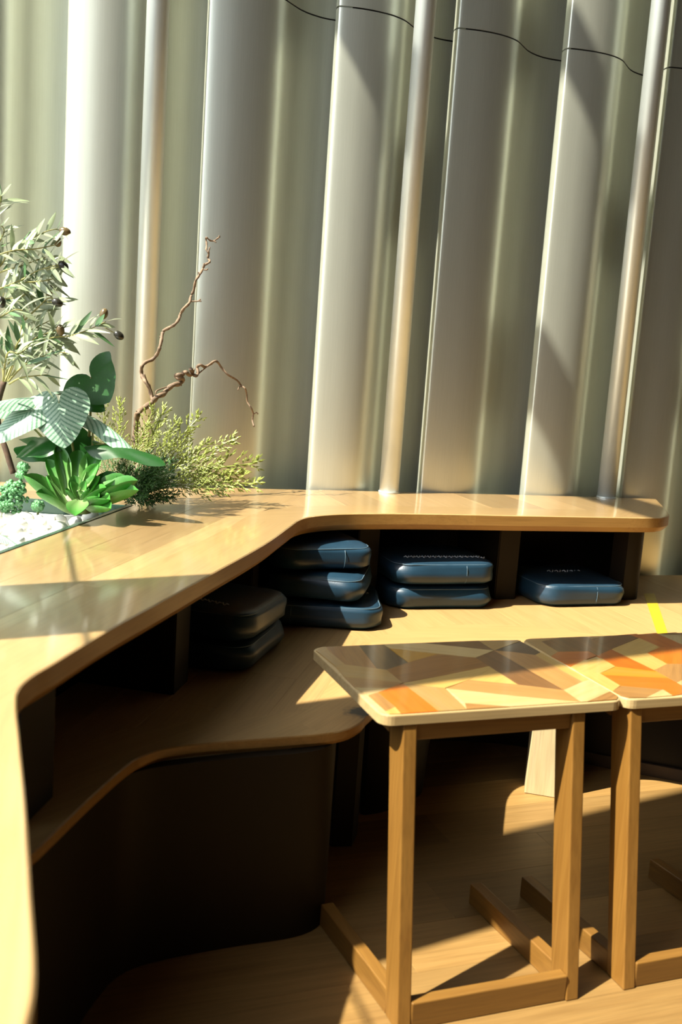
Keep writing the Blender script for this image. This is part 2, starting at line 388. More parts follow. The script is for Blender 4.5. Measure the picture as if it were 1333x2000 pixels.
# back wall: overlapping corrugated metal sheets in front of a backing
CEIL = 9.2
wall_back = mk('wall_back', [WP(-3.7, -0.30, -0.03), WP(4.2, -0.30, -0.03), WP(4.2, -0.24, -0.03), WP(-3.7, -0.24, -0.03),
                             WP(-3.7, -0.30, CEIL), WP(4.2, -0.30, CEIL), WP(4.2, -0.24, CEIL), WP(-3.7, -0.24, CEIL)],
               [(0, 1, 2, 3), (7, 6, 5, 4), (0, 4, 5, 1), (1, 5, 6, 2), (2, 6, 7, 3), (3, 7, 4, 0)], seam_m)
tag(wall_back, 'wall clad in tall wavy satin aluminium sheets', kind='structure')
prof = catmull([(0.02, 0.075), (0.006, 0.05), (-0.001, 0.025), (0.0, 0.006), (0.008, -0.003), (0.05, -0.0125), (0.11, -0.0195), (0.175, -0.0165), (0.235, -0.001),
                (0.285, 0.027), (0.335, 0.074), (0.38, 0.115), (0.43, 0.143), (0.49, 0.160), (0.55, 0.160), (0.60, 0.157)], 4)
PER, E0 = 0.4975, -2.75
def sheet(k, z0, z1):
    s0 = E0 + PER * k; vs = []; fs = []
    n = len(prof)
    for off in (0.0, 0.003):
        for z in (z0, z1):
            for a, d in prof: vs.append(WP(s0 + a, -d - off, z))
    for i in range(n - 1):
        fs.append((i, i + 1, n + i + 1, n + i)); fs.append((2 * n + i, 3 * n + i, 3 * n + i + 1, 2 * n + i + 1))
        fs.append((i, 2 * n + i, 2 * n + i + 1, i + 1)); fs.append((n + i, n + i + 1, 3 * n + i + 1, 3 * n + i))
    fs.append((0, n, 3 * n, 2 * n)); fs.append((n - 1, 3 * n - 1, 4 * n - 1, 2 * n - 1))
    o = mk('panel', vs, fs, alu, wall_back, smooth=True, rotz=YW)
    md = o.modifiers.new('es', 'EDGE_SPLIT'); md.split_angle = math.radians(50)
for k in range(-2, 14):
    sheet(k, 0.0, 2.742); sheet(k, 2.748, 5.6); sheet(k, 5.606, 8.6)

# the rest of the room, outside the picture
def slab(name, a, b, c, d, nrm, th, mat, label):
    vs = [Vector(p) for p in (a, b, c, d)]; vs += [v + Vector(nrm) * th for v in vs]
    o = mk(name, vs, [(0, 1, 2, 3), (7, 6, 5, 4), (0, 4, 5, 1), (1, 5, 6, 2), (2, 6, 7, 3), (3, 7, 4, 0)], mat)
    return tag(o, label, kind='structure')
slab('wall_right', WP(4.2, -0.3, 0), WP(4.2, 7.2, 0), WP(4.2, 7.2, CEIL), WP(4.2, -0.3, CEIL), WN.to_3d(), 0.1, plaster, 'plain wall at the right of the room')
slab('wall_front', WP(-3.7, 7.2, 0), WP(4.2, 7.2, 0), WP(4.2, 7.2, CEIL), WP(-3.7, 7.2, CEIL), WM.to_3d(), 0.1, plaster, 'plain wall behind the photographer')
slab('ceiling', WP(-3.7, -0.3, CEIL), WP(4.2, -0.3, CEIL), WP(4.2, 7.2, CEIL), WP(-3.7, 7.2, CEIL), (0, 0, 1), 0.1, ceilm, 'high ceiling of the hall')
slab('wall_left', WP(-3.6, 3.9, 0), WP(-3.6, 7.2, 0), WP(-3.6, 7.2, CEIL), WP(-3.6, 3.9, CEIL), -WN.to_3d(), 0.1, plaster, 'added unseen wall beside the glazed front, cutting ambient light')  # unseen wall added to cut the ambient light from behind
slab('ceiling', WP(-3.6, 3.5, 3.3), WP(4.2, 3.5, 3.3), WP(4.2, 7.2, 3.3), WP(-3.6, 7.2, 3.3), (0, 0, 1), 0.2, ceilm, 'added unseen slab behind the photographer, blocking sky light from above')  # unseen low slab added to keep sky light off the foreground floor
fac = thing('window_1', WP(-3.6, 3.5, 0), 'tall glazed front at the left with steel posts and transoms', kind='structure')
def fbar(name, t0, t1, z0, z1, dep):
    c = WP(-3.6, (t0 + t1) / 2, (z0 + z1) / 2)
    frombm(name, box_bm(c, WM.to_3d(), WN.to_3d(), Vector((0, 0, 1)), (t1 - t0) / 2, dep / 2, (z1 - z0) / 2, 0.001), steel, fac)
fbar('post', 1.815, 2.215, 0.0, CEIL, 0.05); fbar('post', 3.45, 3.85, 0, CEIL, 0.05)
fbar('transom', 0.0, 3.45, 5.30, 5.64, 0.05); fbar('transom', 0.0, 3.45, 6.72, 6.95, 0.05); fbar('transom', 0.0, 3.45, 8.9, CEIL, 0.05)
fbar('glazing_bar', 0.0, 1.815, 2.068, 2.076, 0.008); fbar('glazing_bar', 2.215, 3.45, 2.068, 2.076, 0.008)
g = mk('ground', [(-60, -60, -0.3), (60, -60, -0.3), (60, 60, -0.3), (-60, 60, -0.3), (-60, -60, -0.2), (60, -60, -0.2), (60, 60, -0.2), (-60, 60, -0.2)],
       [(0, 3, 2, 1), (4, 5, 6, 7), (0, 1, 5, 4), (1, 2, 6, 5), (2, 3, 7, 6), (3, 0, 4, 7)], plaster)
tag(g, 'paved ground outside the glazed front', kind='structure')

# vertical pipes standing on the ledge in front of the wall
pw = [Vector((0.193 - 0.997 + 0.03, 4.078 - 0.338)), Vector((0.193, 4.078)), Vector((1.189, 4.415))]
pl = ['slender grey metal pipe behind the plants, leftmost of the three', 'middle grey metal pipe rising from the ledge above the paired blue cushions', 'grey metal pipe at the right end of the ledge above the single cushion']
for p, lb in zip(pw, pl):
    r = thing('metal_pipe', (p.x, p.y, HL), lb, 'pipe', 'vertical pipes in front of the metal wall')
    frombm('pipe_tube', tube([(p.x, p.y, HL), (p.x, p.y, 4.0), (p.x, p.y, 8.5)], 0.0405, 40), pipe_alu, r, smooth=True)
    bm = tube([(p.x, p.y, HL + 0.0005), (p.x, p.y, HL + 0.006)], 0.0435, 40); frombm('floor_collar', bm, pipe_alu, r)

# ================================================================== LEDGE WITH CUBBIES
lead = [(-0.200, 0.42), (-0.208, 0.58), (-0.222, 0.712), (-0.237, 0.781), (-0.278, 0.897), (-0.351, 1.101), (-0.413, 1.268), (-0.462, 1.40), (-0.480, 1.465), (-0.4805, 1.53), (-0.465, 1.609), (-0.423, 1.833), (-0.369, 2.065), (-0.297, 2.386), (-0.213, 2.763), (-0.158, 3.10),
        (-0.133, 3.245), (-0.085, 3.340), (0.015, 3.430), (0.191, 3.515), (0.40, 3.590), (0.66, 3.672), (0.876, 3.744), (1.13, 3.828)]
lp = catmull(lead, 5)
inner = offset_path(lp, 0.17)
ledge = thing('ledge', (-0.2, 3.0, HB), 'wide oak ledge with curved front edge running over dark cushion cubbies', 'ledge')
ci = min(range(len(lp)), key=lambda i: (lp[i] - Vector((-0.15, 3.15))).length)
i2 = min(range(len(lp)), key=lambda i: (lp[i] - Vector((0.52, 3.63))).length)
i0 = min(range(len(lp)), key=lambda i: (lp[i] - Vector((-0.468, 1.42))).length)
nosing('front_edge', lp[:i0 + 1], inner[:i0 + 1], HL, 0.062, nosing_wood, ledge)
nosing('front_edge', lp[i0:ci + 1], inner[i0:ci + 1], HL, 0.062, nosing_wood, ledge)
nosing('front_edge', lp[ci:i2 + 1], inner[ci:i2 + 1], HL, 0.062, nosing_wood, ledge)
nosing('front_edge', lp[i2:], inner[i2:], HL, 0.062, nosing_wood, ledge)
endo = catmull([(1.13, 3.828), (1.204, 3.853), (1.268, 3.885), (1.318, 3.945), (1.347, 4.02), (1.395, 4.25), (1.438, 4.485)], 4)
endi = resample([inner[-1], Vector((1.10, 4.10)), Vector((1.13, 4.30)), Vector((1.16, 4.435))], len(endo))
nosing('end_board', endo, endi, HL, 0.062, nosing_wood, ledge)
def WL(s, t=0.036): return tuple((W0 + WN * s + WM * t)[:])
TR = [(-0.90, 2.0), (-0.70, 3.30)]           # right-hand edge of the planting trough
left_poly = [tuple(p) for p in inner[:ci + 2]] + [(-0.08, 4.0), WL(-2.28), (-0.7005, 3.30), (-0.9035, 2.0), (-1.0, 1.38), (-0.80, 0.42)]
near_poly = [(-0.80, 0.42), (-1.0, 1.38), (-0.9035, 2.0), (-1.36, 2.0), (-1.16, 1.38), (-0.84, 0.42)]
hl = math.atan2(0.98, 0.196)
q = (-math.sin(hl), math.cos(hl)); e0 = q[0] * -0.285 + q[1] * 2.45
jt = {0: [2.0, 3.05], 1: [1.62, 2.36, 3.2], 2: [1.9, 2.72, 3.5], 3: [2.2, 3.3]}
for poly_ in (left_poly, near_poly): boards(poly_, hl, [e0 - 0.6, e0 + 0.232, e0 + 0.385, e0 + 0.56, e0 + 0.74, e0 + 0.92, e0 + 1.1, e0 + 1.4, e0 + 1.7, e0 + 2.0], lambda i: jt.get(i, [1.75, 2.5]), HL, 0.02, oak, ledge, gap=0.0018)
ix = [i for i in range(len(inner)) if i >= ci + 1]
back_poly = [tuple(inner[i]) for i in ix] + [(1.10, 4.10), (1.13, 4.30), (1.16, 4.435), WL(-0.40), WL(-1.72), (-0.08, 4.0)]
hb_ = YW + math.pi / 2; qb = (-math.sin(hb_), math.cos(hb_))
boards(back_poly, hb_, [-2.0 + 0.213 * k + (0.03 if k % 2 else 0) for k in range(-4, 20)], lambda i: [], HL, 0.02, oak, ledge, gap=0.0018)
boards([(-0.7005, 3.30), WL(-2.28), WL(-3.5), (-1.80, 3.3)], YW, [-4, 3.64, 3.80, 3.95, 4.3, 5], lambda i: [], HL, 0.02, oak, ledge, gap=0.0018)
sub = [tuple(p) for p in offset_path(lp, 0.09)] + [(1.22, 4.0), (1.36, 4.47), WL(-1.72, 0.04), WL(-2.28, 0.04), (-0.69, 3.30), (-0.89, 2.0), (-1.36, 2.0), (-1.16, 1.40), (-0.84, 0.43)]
bm = prism_bm(sub, HL - 0.058, HL - 0.021); frombm('underside', bm, substrate, ledge)
# dark side wall added under the near stretch of the ledge to block light leaks
ns = [p for p in offset_path(lp, 0.085) if p.y < 1.50]
bm = prism_bm(ns + list(reversed(offset_path(ns, 0.03))), 0.0, HL - 0.0635); frombm('added_side_panel', bm, laminate, ledge)
# cubby partitions
def partition(a, b, depth_dir, depth, name='partition', rnd=0.004, z1=None):
    a = Vector(a); b = Vector(b); d = Vector(depth_dir).normalized() * depth
    z1 = z1 or HL - 0.06
    bm = prism_bm([a, b, b + d, a + d], HB + 0.0005, z1, 0.0)
    bmesh.ops.bevel(bm, geom=[e for e in bm.edges if abs(e.verts[0].co.z - e.verts[1].co.z) > 0.1], offset=rnd, segments=2, affect='EDGES')
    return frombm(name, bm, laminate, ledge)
ld = (-0.98, 0.196)
partition((-0.555, 1.70), (-0.535, 1.856), ld, 0.42, 'end_partition')
partition((-0.407, 2.479), (-0.388, 2.60), ld, 0.45)
partition((-0.275, 3.16), (-0.262, 3.25), ld, 0.42)
bd = (-math.sin(YW), math.cos(YW))
partition((0.074, 3.640), (0.154, 3.667), bd, 0.40)
partition((0.63, 3.815), (0.718, 3.846), bd, 0.42)
pe = catmull([(1.178, 3.968), (1.215, 3.972), (1.245, 3.995), (1.263, 4.045), (1.30, 4.20), (1.37, 4.47)], 4) + [Vector((1.28, 4.46)), Vector((1.14, 4.05))]
bm = prism_bm(pe, HB + 0.0005, HL - 0.06); o = frombm('end_partition', bm, laminate, ledge, smooth=True)
o.modifiers.new('es', 'EDGE_SPLIT').split_angle = math.radians(30)
bk = [(-1.00, 1.75), (-0.86, 2.5), (-0.72, 3.25), (-0.60, 3.62), (-0.30, 3.88), (0.03, 4.02), (1.30, 4.44)]
bko = offset_path(bk, 0.02)
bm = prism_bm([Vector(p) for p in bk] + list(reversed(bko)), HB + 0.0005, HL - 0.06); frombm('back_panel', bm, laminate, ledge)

# ================================================================== SEAT BENCH
bench = thing('seat_bench', (0.3, 3.0, 0.0), 'low oak seat bench with wavy front edge and dark panelled base', 'bench')
be = [(-0.545, 1.525), (-0.508, 1.621), (-0.461, 1.868), (-0.424, 2.034), (-0.396, 2.092), (-0.352, 2.138), (-0.257, 2.186), (-0.117, 2.239), (-0.008, 2.283), (0.052, 2.325),
      (0.090, 2.385), (0.110, 2.446), (0.150, 2.53), (0.215, 2.60), (0.250, 2.67), (0.276, 2.79), (0.306, 2.925), (0.350, 3.015), (0.415, 3.065), (0.52, 3.078),
      (0.625, 3.092), (0.746, 3.150), (0.867, 3.178), (0.99, 3.150), (1.2, 3.06), (1.5, 2.93), (2.2, 2.75)]
bi = [(-0.74, 1.535), (-0.665, 1.70), (-0.620, 1.90), (-0.57, 2.05), (-0.535, 2.14), (-0.475, 2.225), (-0.345, 2.30), (-0.203, 2.361), (-0.117, 2.400), (-0.060, 2.440),
      (-0.038, 2.475), (-0.026, 2.521), (-0.015, 2.58), (0.0, 2.66), (0.012, 2.73), (0.045, 2.86), (0.080, 3.00), (0.108, 3.101), (0.171, 3.189), (0.252, 3.265),
      (0.393, 3.370), (0.513, 3.415), (0.681, 3.437), (0.84, 3.425), (1.05, 3.36), (1.5, 3.22), (2.2, 3.05)]
bo = catmull(be, 5); bn = catmull(bi, 5)
seat_nose = wood('seat_nosing', (0.48, 0.290, 0.102), (0.55, 0.345, 0.132), rough=0.48, coat=0.0, var=0.03, coatr=0.2)
# worn dark scuff on the outer corner of the seat
t = seat_nose.node_tree; b = t.nodes['Principled BSDF']
ge = N(t, 'ShaderNodeNewGeometry'); ds = N(t, 'ShaderNodeVectorMath', operation='DISTANCE'); ds.inputs[1].default_value = (0.088, 2.452, HB)
nz = N(t, 'ShaderNodeTexNoise'); nz.inputs['Scale'].default_value = 55; L(t, ge.outputs['Position'], nz.inputs['Vector'])
ma = N(t, 'ShaderNodeMath', operation='MULTIPLY_ADD'); L(t, nz.outputs[0], ma.inputs[0]); ma.inputs[1].default_value = -0.05
L(t, ge.outputs['Position'], ds.inputs[0]); L(t, ds.outputs['Value'], ma.inputs[2])
fc = ramp(t, ma.outputs[0], [(0.0, (1, 1, 1)), (0.022, (0, 0, 0))])
src = b.inputs['Base Color'].links[0].from_socket
L(t, mixcol(t, fc, src, (0.05, 0.045, 0.04)), b.inputs['Base Color'])
cuts = [0, 5 * 8, 5 * 17, 5 * 23, len(bo) - 1]
for a, c in zip(cuts, cuts[1:]): nosing('seat_edge', bo[a:c + 1], bn[a:c + 1], HB, 0.032, seat_nose, bench, 0.006, 0.022)
j = 5 * 17
seat_left = [tuple(p) for p in bn[:j + 1]] + [(-0.45, 3.86), (-0.62, 3.64), (-0.735, 3.25), (-0.90, 2.36), (-1.0, 1.55)]
boards(seat_left, hl, [-3.5] + [-0.6 + 0.135 * k for k in range(0, 14)], lambda i: [1.2 + 0.37 * (i % 4), 2.3 + 0.31 * (i % 3), 3.4], HB, 0.02, oak_seat, bench, gap=0.0015)
seat_back = [tuple(p) for p in bn[j:]] + [WL(0.95), WL(-2.12)]
boards(seat_back, hb_, [-4.2 + 0.248 * k for k in range(0, 22)], lambda i: [], HB, 0.02, oak_seat, bench, gap=0.0015)
bm = prism_bm([tuple(p) for p in offset_path(bo, 0.06)] + [(2.2, 4.7), WL(-2.12, 0.04), (-0.62, 3.66), (-0.735, 3.25), (-0.90, 2.36), (-1.0, 1.55)], HB - 0.04, HB - 0.021)
frombm('underside', bm, substrate, bench)
def wallpart(name, path, th, z0, z1, mat, parent, taper=0.0):
    o_ = offset_path([Vector(p) for p in path], th); n = len(path); vs = []
    for zz, sh in ((z0, 0.0), (z1, taper)):
        sp = offset_path([Vector(p) for p in path], -sh)
        vs += [(p[0], p[1], zz) for p in sp] + [(p[0], p[1], zz) for p in o_]
    fs = []
    for i in range(n - 1):
        fs += [(i, i + 1, 2 * n + i + 1, 2 * n + i), (n + i, 3 * n + i, 3 * n + i + 1, n + i + 1), (2 * n + i, 2 * n + i + 1, 3 * n + i + 1, 3 * n + i), (i, n + i, n + i + 1, i + 1)]
    fs += [(0, 2 * n, 3 * n, n), (n - 1, 2 * n - 1, 4 * n - 1, 3 * n - 1)]
    o = mk(name, vs, fs, mat, parent, smooth=True); o.modifiers.new('es', 'EDGE_SPLIT').split_angle = math.radians(35)
    return o
ZU = HB - 0.033
wallpart('base_panel', catmull([(-0.525, 1.53), (-0.50, 1.70), (-0.475, 1.877), (-0.459, 1.963), (-0.430, 2.047), (-0.364, 2.104), (-0.206, 2.178), (-0.075, 2.228), (-0.015, 2.262), (0.018, 2.305), (0.028, 2.36), (0.022, 2.46), (-0.02, 2.62)], 4), 0.03, 0.0, ZU, laminate, bench)
bm = prism_bm([(0.040, 2.712), (0.099, 2.722), (0.116, 2.80), (0.05, 2.86), (-0.02, 2.80)], 0, ZU); frombm('support_post', bm, laminate, bench)
wallpart('base_panel', catmull([(0.125, 3.02), (0.128, 2.935), (0.175, 2.945), (0.228, 2.985), (0.290, 3.05), (0.335, 3.125), (0.34, 3.22)], 4), 0.03, 0.0, ZU, laminate, bench, taper=0.03)
wallpart('base_panel', catmull([(-0.1, 3.3), (0.2, 3.50), (0.45, 3.60), (0.72, 3.60), (0.90, 3.53), (1.0, 3.47), (1.29, 3.372), (1.7, 3.23), (2.2, 3.05)], 4), 0.03, 0.0, ZU, laminate, bench)
wallpart('plinth', catmull([(0.92, 3.50), (1.0, 3.455), (1.29, 3.357), (1.7, 3.215), (2.2, 3.035)], 4), 0.012, 0.0, 0.045, substrate, bench)
a_ = Vector((0.689, 3.176)); c_ = Vector((0.800, 3.150)); dd = Vector((0.02, 0.11))
bm = hexa_bm([(*a_, 0), (*c_, 0), (*(c_ + dd), 0), (*(a_ + dd), 0)], [(*(a_ + Vector((0.012, 0))), ZU), (*(c_ + Vector((0.012, 0))), ZU), (*(c_ + dd), ZU), (*(a_ + dd), ZU)], 0.003)
frombm('plywood_support', bm, raw_ply, bench)['label'] = 'pale raw plywood support with worn edges'

# yellow tape on the seat at the right end
tp = [PZ(1258, 1159, HB + 0.0012), PZ(1279, 1159, HB + 0.0012), PZ(1308, 1245, HB + 0.0012), PZ(1287, 1245, HB + 0.0012)]
bm = prism_bm([(p.x, p.y) for p in tp], HB + 0.0002, HB + 0.0014); o = frombm('floor_tape', bm, tapey)
tag(o, 'strip of yellow tape on the seat beside the ledge end', 'tape')

# ================================================================== TABLES
Z1 = lambda x, y: (600 + x * 0.18755, 1235 + y * 0.18755)
Z2 = lambda x, y: (800 + x * 0.18755, 1235 + y * 0.18755)
Z3 = lambda x, y: (1000 + x * 0.18755, 1225 + y * 0.18755)
Z4 = lambda x, y: (1133 + x * 0.15, 1225 + y * 0.15)
tiles1 = [
 (Z1, 'tan', [(80, 190), (150, 150), (200, 150), (228, 190), (130, 215)]), (Z1, 'tan', [(130, 215), (228, 190), (402, 335), (300, 355)]),
 (Z1, 'brown', [(200, 150), (535, 130), (730, 378), (402, 335), (228, 190)]), (Z1, 'dark', [(535, 130), (790, 120), (1055, 315), (830, 390), (730, 378)]),
 (Z1, 'tan', [(300, 355), (402, 335), (830, 390), (1000, 525), (395, 465)]), (Z1, 'mid', [(395, 465), (1000, 525), (860, 580), (500, 575)]),
 (Z1, 'pale', [(500, 575), (860, 580), (960, 542), (740, 625), (640, 655)]), (Z1, 'mid', [(640, 655), (740, 625), (920, 775), (825, 820)]),
 (Z1, 'orange', [(740, 625), (960, 542), (1030, 540), (1406, 850), (1010, 872), (920, 775)]), (Z1, 'yellow', [(825, 820), (920, 775), (1010, 872), (870, 865)]),
 (Z2, 'tan', [(-66, 532), (370, 580), (640, 832), (340, 850)]), (Z2, 'mid', [(580, 738), (1090, 800), (640, 832)]),
 (Z2, 'pale', [(395, 585), (1066, 660), (1811, 740), (1090, 800), (580, 738)]), (Z2, 'peach', [(395, 583), (620, 495), (1130, 545), (1611, 602), (1811, 740), (1066, 660)]),
 (Z2, 'yellow', [(620, 495), (860, 372), (1130, 545)]), (Z2, 'yellow', [(-66, 530), (410, 440), (835, 352), (860, 372), (620, 495), (370, 580)]),
 (Z2, 'brown', [(-236, 390), (-11, 315), (300, 228), (690, 265), (835, 352), (410, 440), (-66, 528)]), (Z2, 'amber', [(-206, 165), (0, 195), (300, 228), (-11, 315)]),
 (Z2, 'pale', [(-276, 120), (0, 104), (120, 104), (882, 190), (690, 265), (-206, 165)]), (Z2, 'umber', [(120, 104), (360, 88), (700, 76), (884, 190)]),
 (Z2, 'tan', [(700, 76), (1140, 52), (1160, 92), (886, 190)]), (Z2, 'umber', [(690, 265), (886, 191), (1611, 602), (1130, 545)]),
 (Z3, 'dark', [(-181, 244), (95, 150), (300, 262), (245, 292), (20, 260)]), (Z3, 'peach', [(-181, 244), (20, 260), (245, 292), (740, 570), (545, 655)]),
 (Z3, 'yellow', [(245, 292), (300, 262), (820, 545), (740, 570)]), (Z3, 'pale', [(545, 655), (740, 570), (820, 545), (1035, 670), (820, 790), (745, 792)]),
 (Z3, 'mid', [(820, 790), (1035, 670), (1115, 722), (1120, 765)])]
tiles2 = [
 (Z3, 'tan', [(105, 110), (160, 95), (470, 88), (310, 148), (125, 140)]), (Z3, 'tan', [(125, 140), (310, 148), (485, 255), (390, 300)]),
 (Z3, 'umber', [(310, 148), (470, 88), (730, 74), (840, 122), (1040, 232), (890, 295), (800, 250), (485, 255)]), (Z3, 'red', [(390, 300), (485, 255), (800, 250), (890, 295), (760, 340), (620, 410)]),
 (Z3, 'tan', [(730, 74), (980, 65), (840, 122)]), (Z4, 'umber', [(162, 157), (340, 87), (600, 75), (765, 140), (415, 285)]),
 (Z4, 'red', [(600, 75), (960, 60), (1333, 225), (1333, 268), (1050, 260), (770, 138)]), (Z4, 'pale', [(960, 60), (1110, 80), (1333, 105), (1333, 225)]),
 (Z4, 'mid', [(960, 60), (1333, 42), (1333, 105), (1110, 80)]), (Z4, 'yellow', [(415, 287), (775, 140), (1050, 260), (880, 335)]),
 (Z4, 'yellow', [(415, 290), (880, 335), (1140, 478), (970, 560)]), (Z4, 'red', [(225, 370), (415, 290), (970, 560), (1000, 575), (465, 515)]),
 (Z4, 'amber', [(270, 600), (465, 515), (1000, 575), (1160, 665), (340, 625)]), (Z4, 'orange', [(270, 600), (340, 625), (1160, 665), (1333, 760), (1333, 870), (1210, 890), (1085, 812), (540, 765)]),
 (Z3, 'yellow', [(620, 410), (760, 340), (930, 320), (1080, 408), (920, 480), (700, 465)]), (Z3, 'yellow', [(700, 465), (920, 480), (1130, 608), (1040, 665)]),
 (Z4, 'mid', [(420, 830), (540, 765), (1085, 812), (885, 922), (640, 925), (520, 890)]), (Z4, 'pale', [(885, 922), (1085, 812), (1210, 890)]),
 (Z4, 'orange', [(880, 338), (1050, 260), (1333, 268), (1333, 480), (1140, 478)]), (Z4, 'mid', [(970, 560), (1140, 478), (1333, 480), (1333, 690), (1270, 720), (1160, 665), (1000, 575)]),
 (Z4, 'pale', [(1270, 720), (1333, 690), (1333, 760)])]
ROT = -0.0067
def make_table(cx, cy, fx, tiles, label, extra=0):
    """cx, cy: middle of the top in table axes; fx: left leg's x in table axes"""
    r = thing('side_table', TP(cx, cy, 0), label, 'table', 'two parquet topped tables set side by side')
    ax = (TX * math.cos(ROT) + TY * math.sin(ROT)); ay = Vector((-ax.y, ax.x)); c = TX * cx + TY * cy
    hw, hd = 0.3040, 0.2435
    def rr(hw, hd, rad, seg=6):
        out = []
        for sx, sy, a0 in ((1, 1, 0), (-1, 1, 90), (-1, -1, 180), (1, -1, 270)):
            for k in range(seg + 1):
                a = math.radians(a0 + 90 * k / seg); out.append(c + ax * (sx * (hw - rad) + rad * math.cos(a)) + ay * (sy * (hd - rad) + rad * math.sin(a)))
        return out
    bm = prism_bm(rr(hw, hd, 0.03), HT - 0.025, HT - 0.002, 0.003)
    top = frombm('table_top', bm, ply, r, rotz=YT + ROT)
    n = 0
    rnd = random.Random(cx)
    for zf, col, pts in tiles:
        pl_ = []
        for p in pts:
            w = PZ(*zf(*p), HT); v = Vector((w.x, w.y)) - c
            u_, v_ = v.dot(ax), v.dot(ay); m_ = 0.003
            u_ = max(-hw + m_, min(hw - m_, u_)); v_ = max(-hd + m_, min(hd - m_, v_))
            # keep out of the rounded corners
            cu, cv = hw - 0.03, hd - 0.03
            if abs(u_) > cu and abs(v_) > cv:
                e = Vector((abs(u_) - cu, abs(v_) - cv))
                if e.length > 0.027: e = e.normalized() * 0.027; u_ = math.copysign(cu + e.x, u_); v_ = math.copysign(cv + e.y, v_)
            w2 = c + ax * u_ + ay * v_; pl_.append((w2.x, w2.y))
        # grain runs along the longest side
        k = max(range(len(pl_)), key=lambda i: (Vector(pl_[i]) - Vector(pl_[(i + 1) % len(pl_)])).length)
        e = Vector(pl_[(k + 1) % len(pl_)]) - Vector(pl_[k])
        board('parquet_piece', pl_, HT + 0.00003 * n, 0.004, TILE[col], top, math.atan2(e.y, e.x), 0.0002, 0.0003); n += 1
    # right part of the second top lies outside the picture; it goes on in the same chevrons
    for i in range(extra):
        u0 = 0.02 + 0.07 * (i % 4); v0 = -0.25 + 0.125 * (i // 4)
        pts = [(u0, v0), (u0 + 0.068, v0 + 0.03), (u0 + 0.068, v0 + 0.15), (u0, v0 + 0.12)]
        pts = [tuple((c + ax * min(0.297, u_) + ay * min(0.252, v_))[:]) for u_, v_ in pts]
        board('parquet_piece', pts, HT - 0.0004 - 0.00003 * i, 0.003, TILE[('yellow', 'red', 'mid', 'pale', 'orange')[(i * 3) % 5]], top, YT + 1.2, 0.0002, 0.0003)
    # frame: two leaning legs, rails, foot runners and the cross bars
    LY0, LY1 = 1.722, 1.815; lw, zt = 0.033, HT - 0.0255
    lx = (fx, fx + 0.423)
    for x in lx:
        b4 = [TP(x, LY0), TP(x + lw, LY0), TP(x + lw, LY0 + 0.066), TP(x, LY0 + 0.066)]
        t4 = [TP(x, LY1, zt), TP(x + lw, LY1, zt), TP(x + lw, LY1 + 0.075, zt), TP(x, LY1 + 0.075, zt)]
        frombm('leg', hexa_bm(b4, t4, 0.003), leg_wood, r, rotz=YT)
        sh = -0.030
        b4 = [TP(x, LY0 + 0.068), TP(x + lw, LY0 + 0.068), TP(x + lw + sh, 2.150), TP(x + sh, 2.150)]
        t4 = [p + Vector((0, 0, 0.058)) for p in b4]
        frombm('foot_runner', hexa_bm(b4, t4, 0.003), frame_wood, r, rotz=YT + math.pi / 2)
        b4 = [TP(x, LY1 + 0.073, zt - 0.045), TP(x + lw, LY1 + 0.073, zt - 0.045), TP(x + lw, 2.20, zt - 0.03), TP(x, 2.20, zt - 0.03)]
        t4 = [TP(x, LY1 + 0.075, zt), TP(x + lw, LY1 + 0.075, zt), TP(x + lw, 2.20, zt), TP(x, 2.20, zt)]
        frombm('side_rail', hexa_bm(b4, t4, 0.002), frame_wood, r, rotz=YT + math.pi / 2)
    x0, x1 = lx[0] + lw, lx[1]
    y0 = LY0 + 0.004
    b4 = [TP(x0, y0), TP(x1, y0), TP(x1, y0 + 0.03), TP(x0, y0 + 0.03)]
    frombm('foot_bar', hexa_bm(b4, [p + Vector((0, 0, 0.062)) for p in b4], 0.003), frame_wood, r, rotz=YT)
    b4 = [TP(x0, LY1 + 0.006, zt - 0.04), TP(x1, LY1 + 0.006, zt - 0.04), TP(x1, LY1 + 0.03, zt - 0.04), TP(x0, LY1 + 0.03, zt - 0.04)]
    frombm('apron', hexa_bm(b4, [p + Vector((0, 0, 0.04)) for p in b4], 0.002), frame_wood, r, rotz=YT)
    return r
make_table(1.1134, 2.0535, 0.860, tiles1, 'parquet topped side table with leaning legs, fully in view beside the bench')
make_table(1.1134 + 0.612, 2.0515, 1.440, tiles2, 'parquet topped side table on the right, cut off by the picture edge', 20)

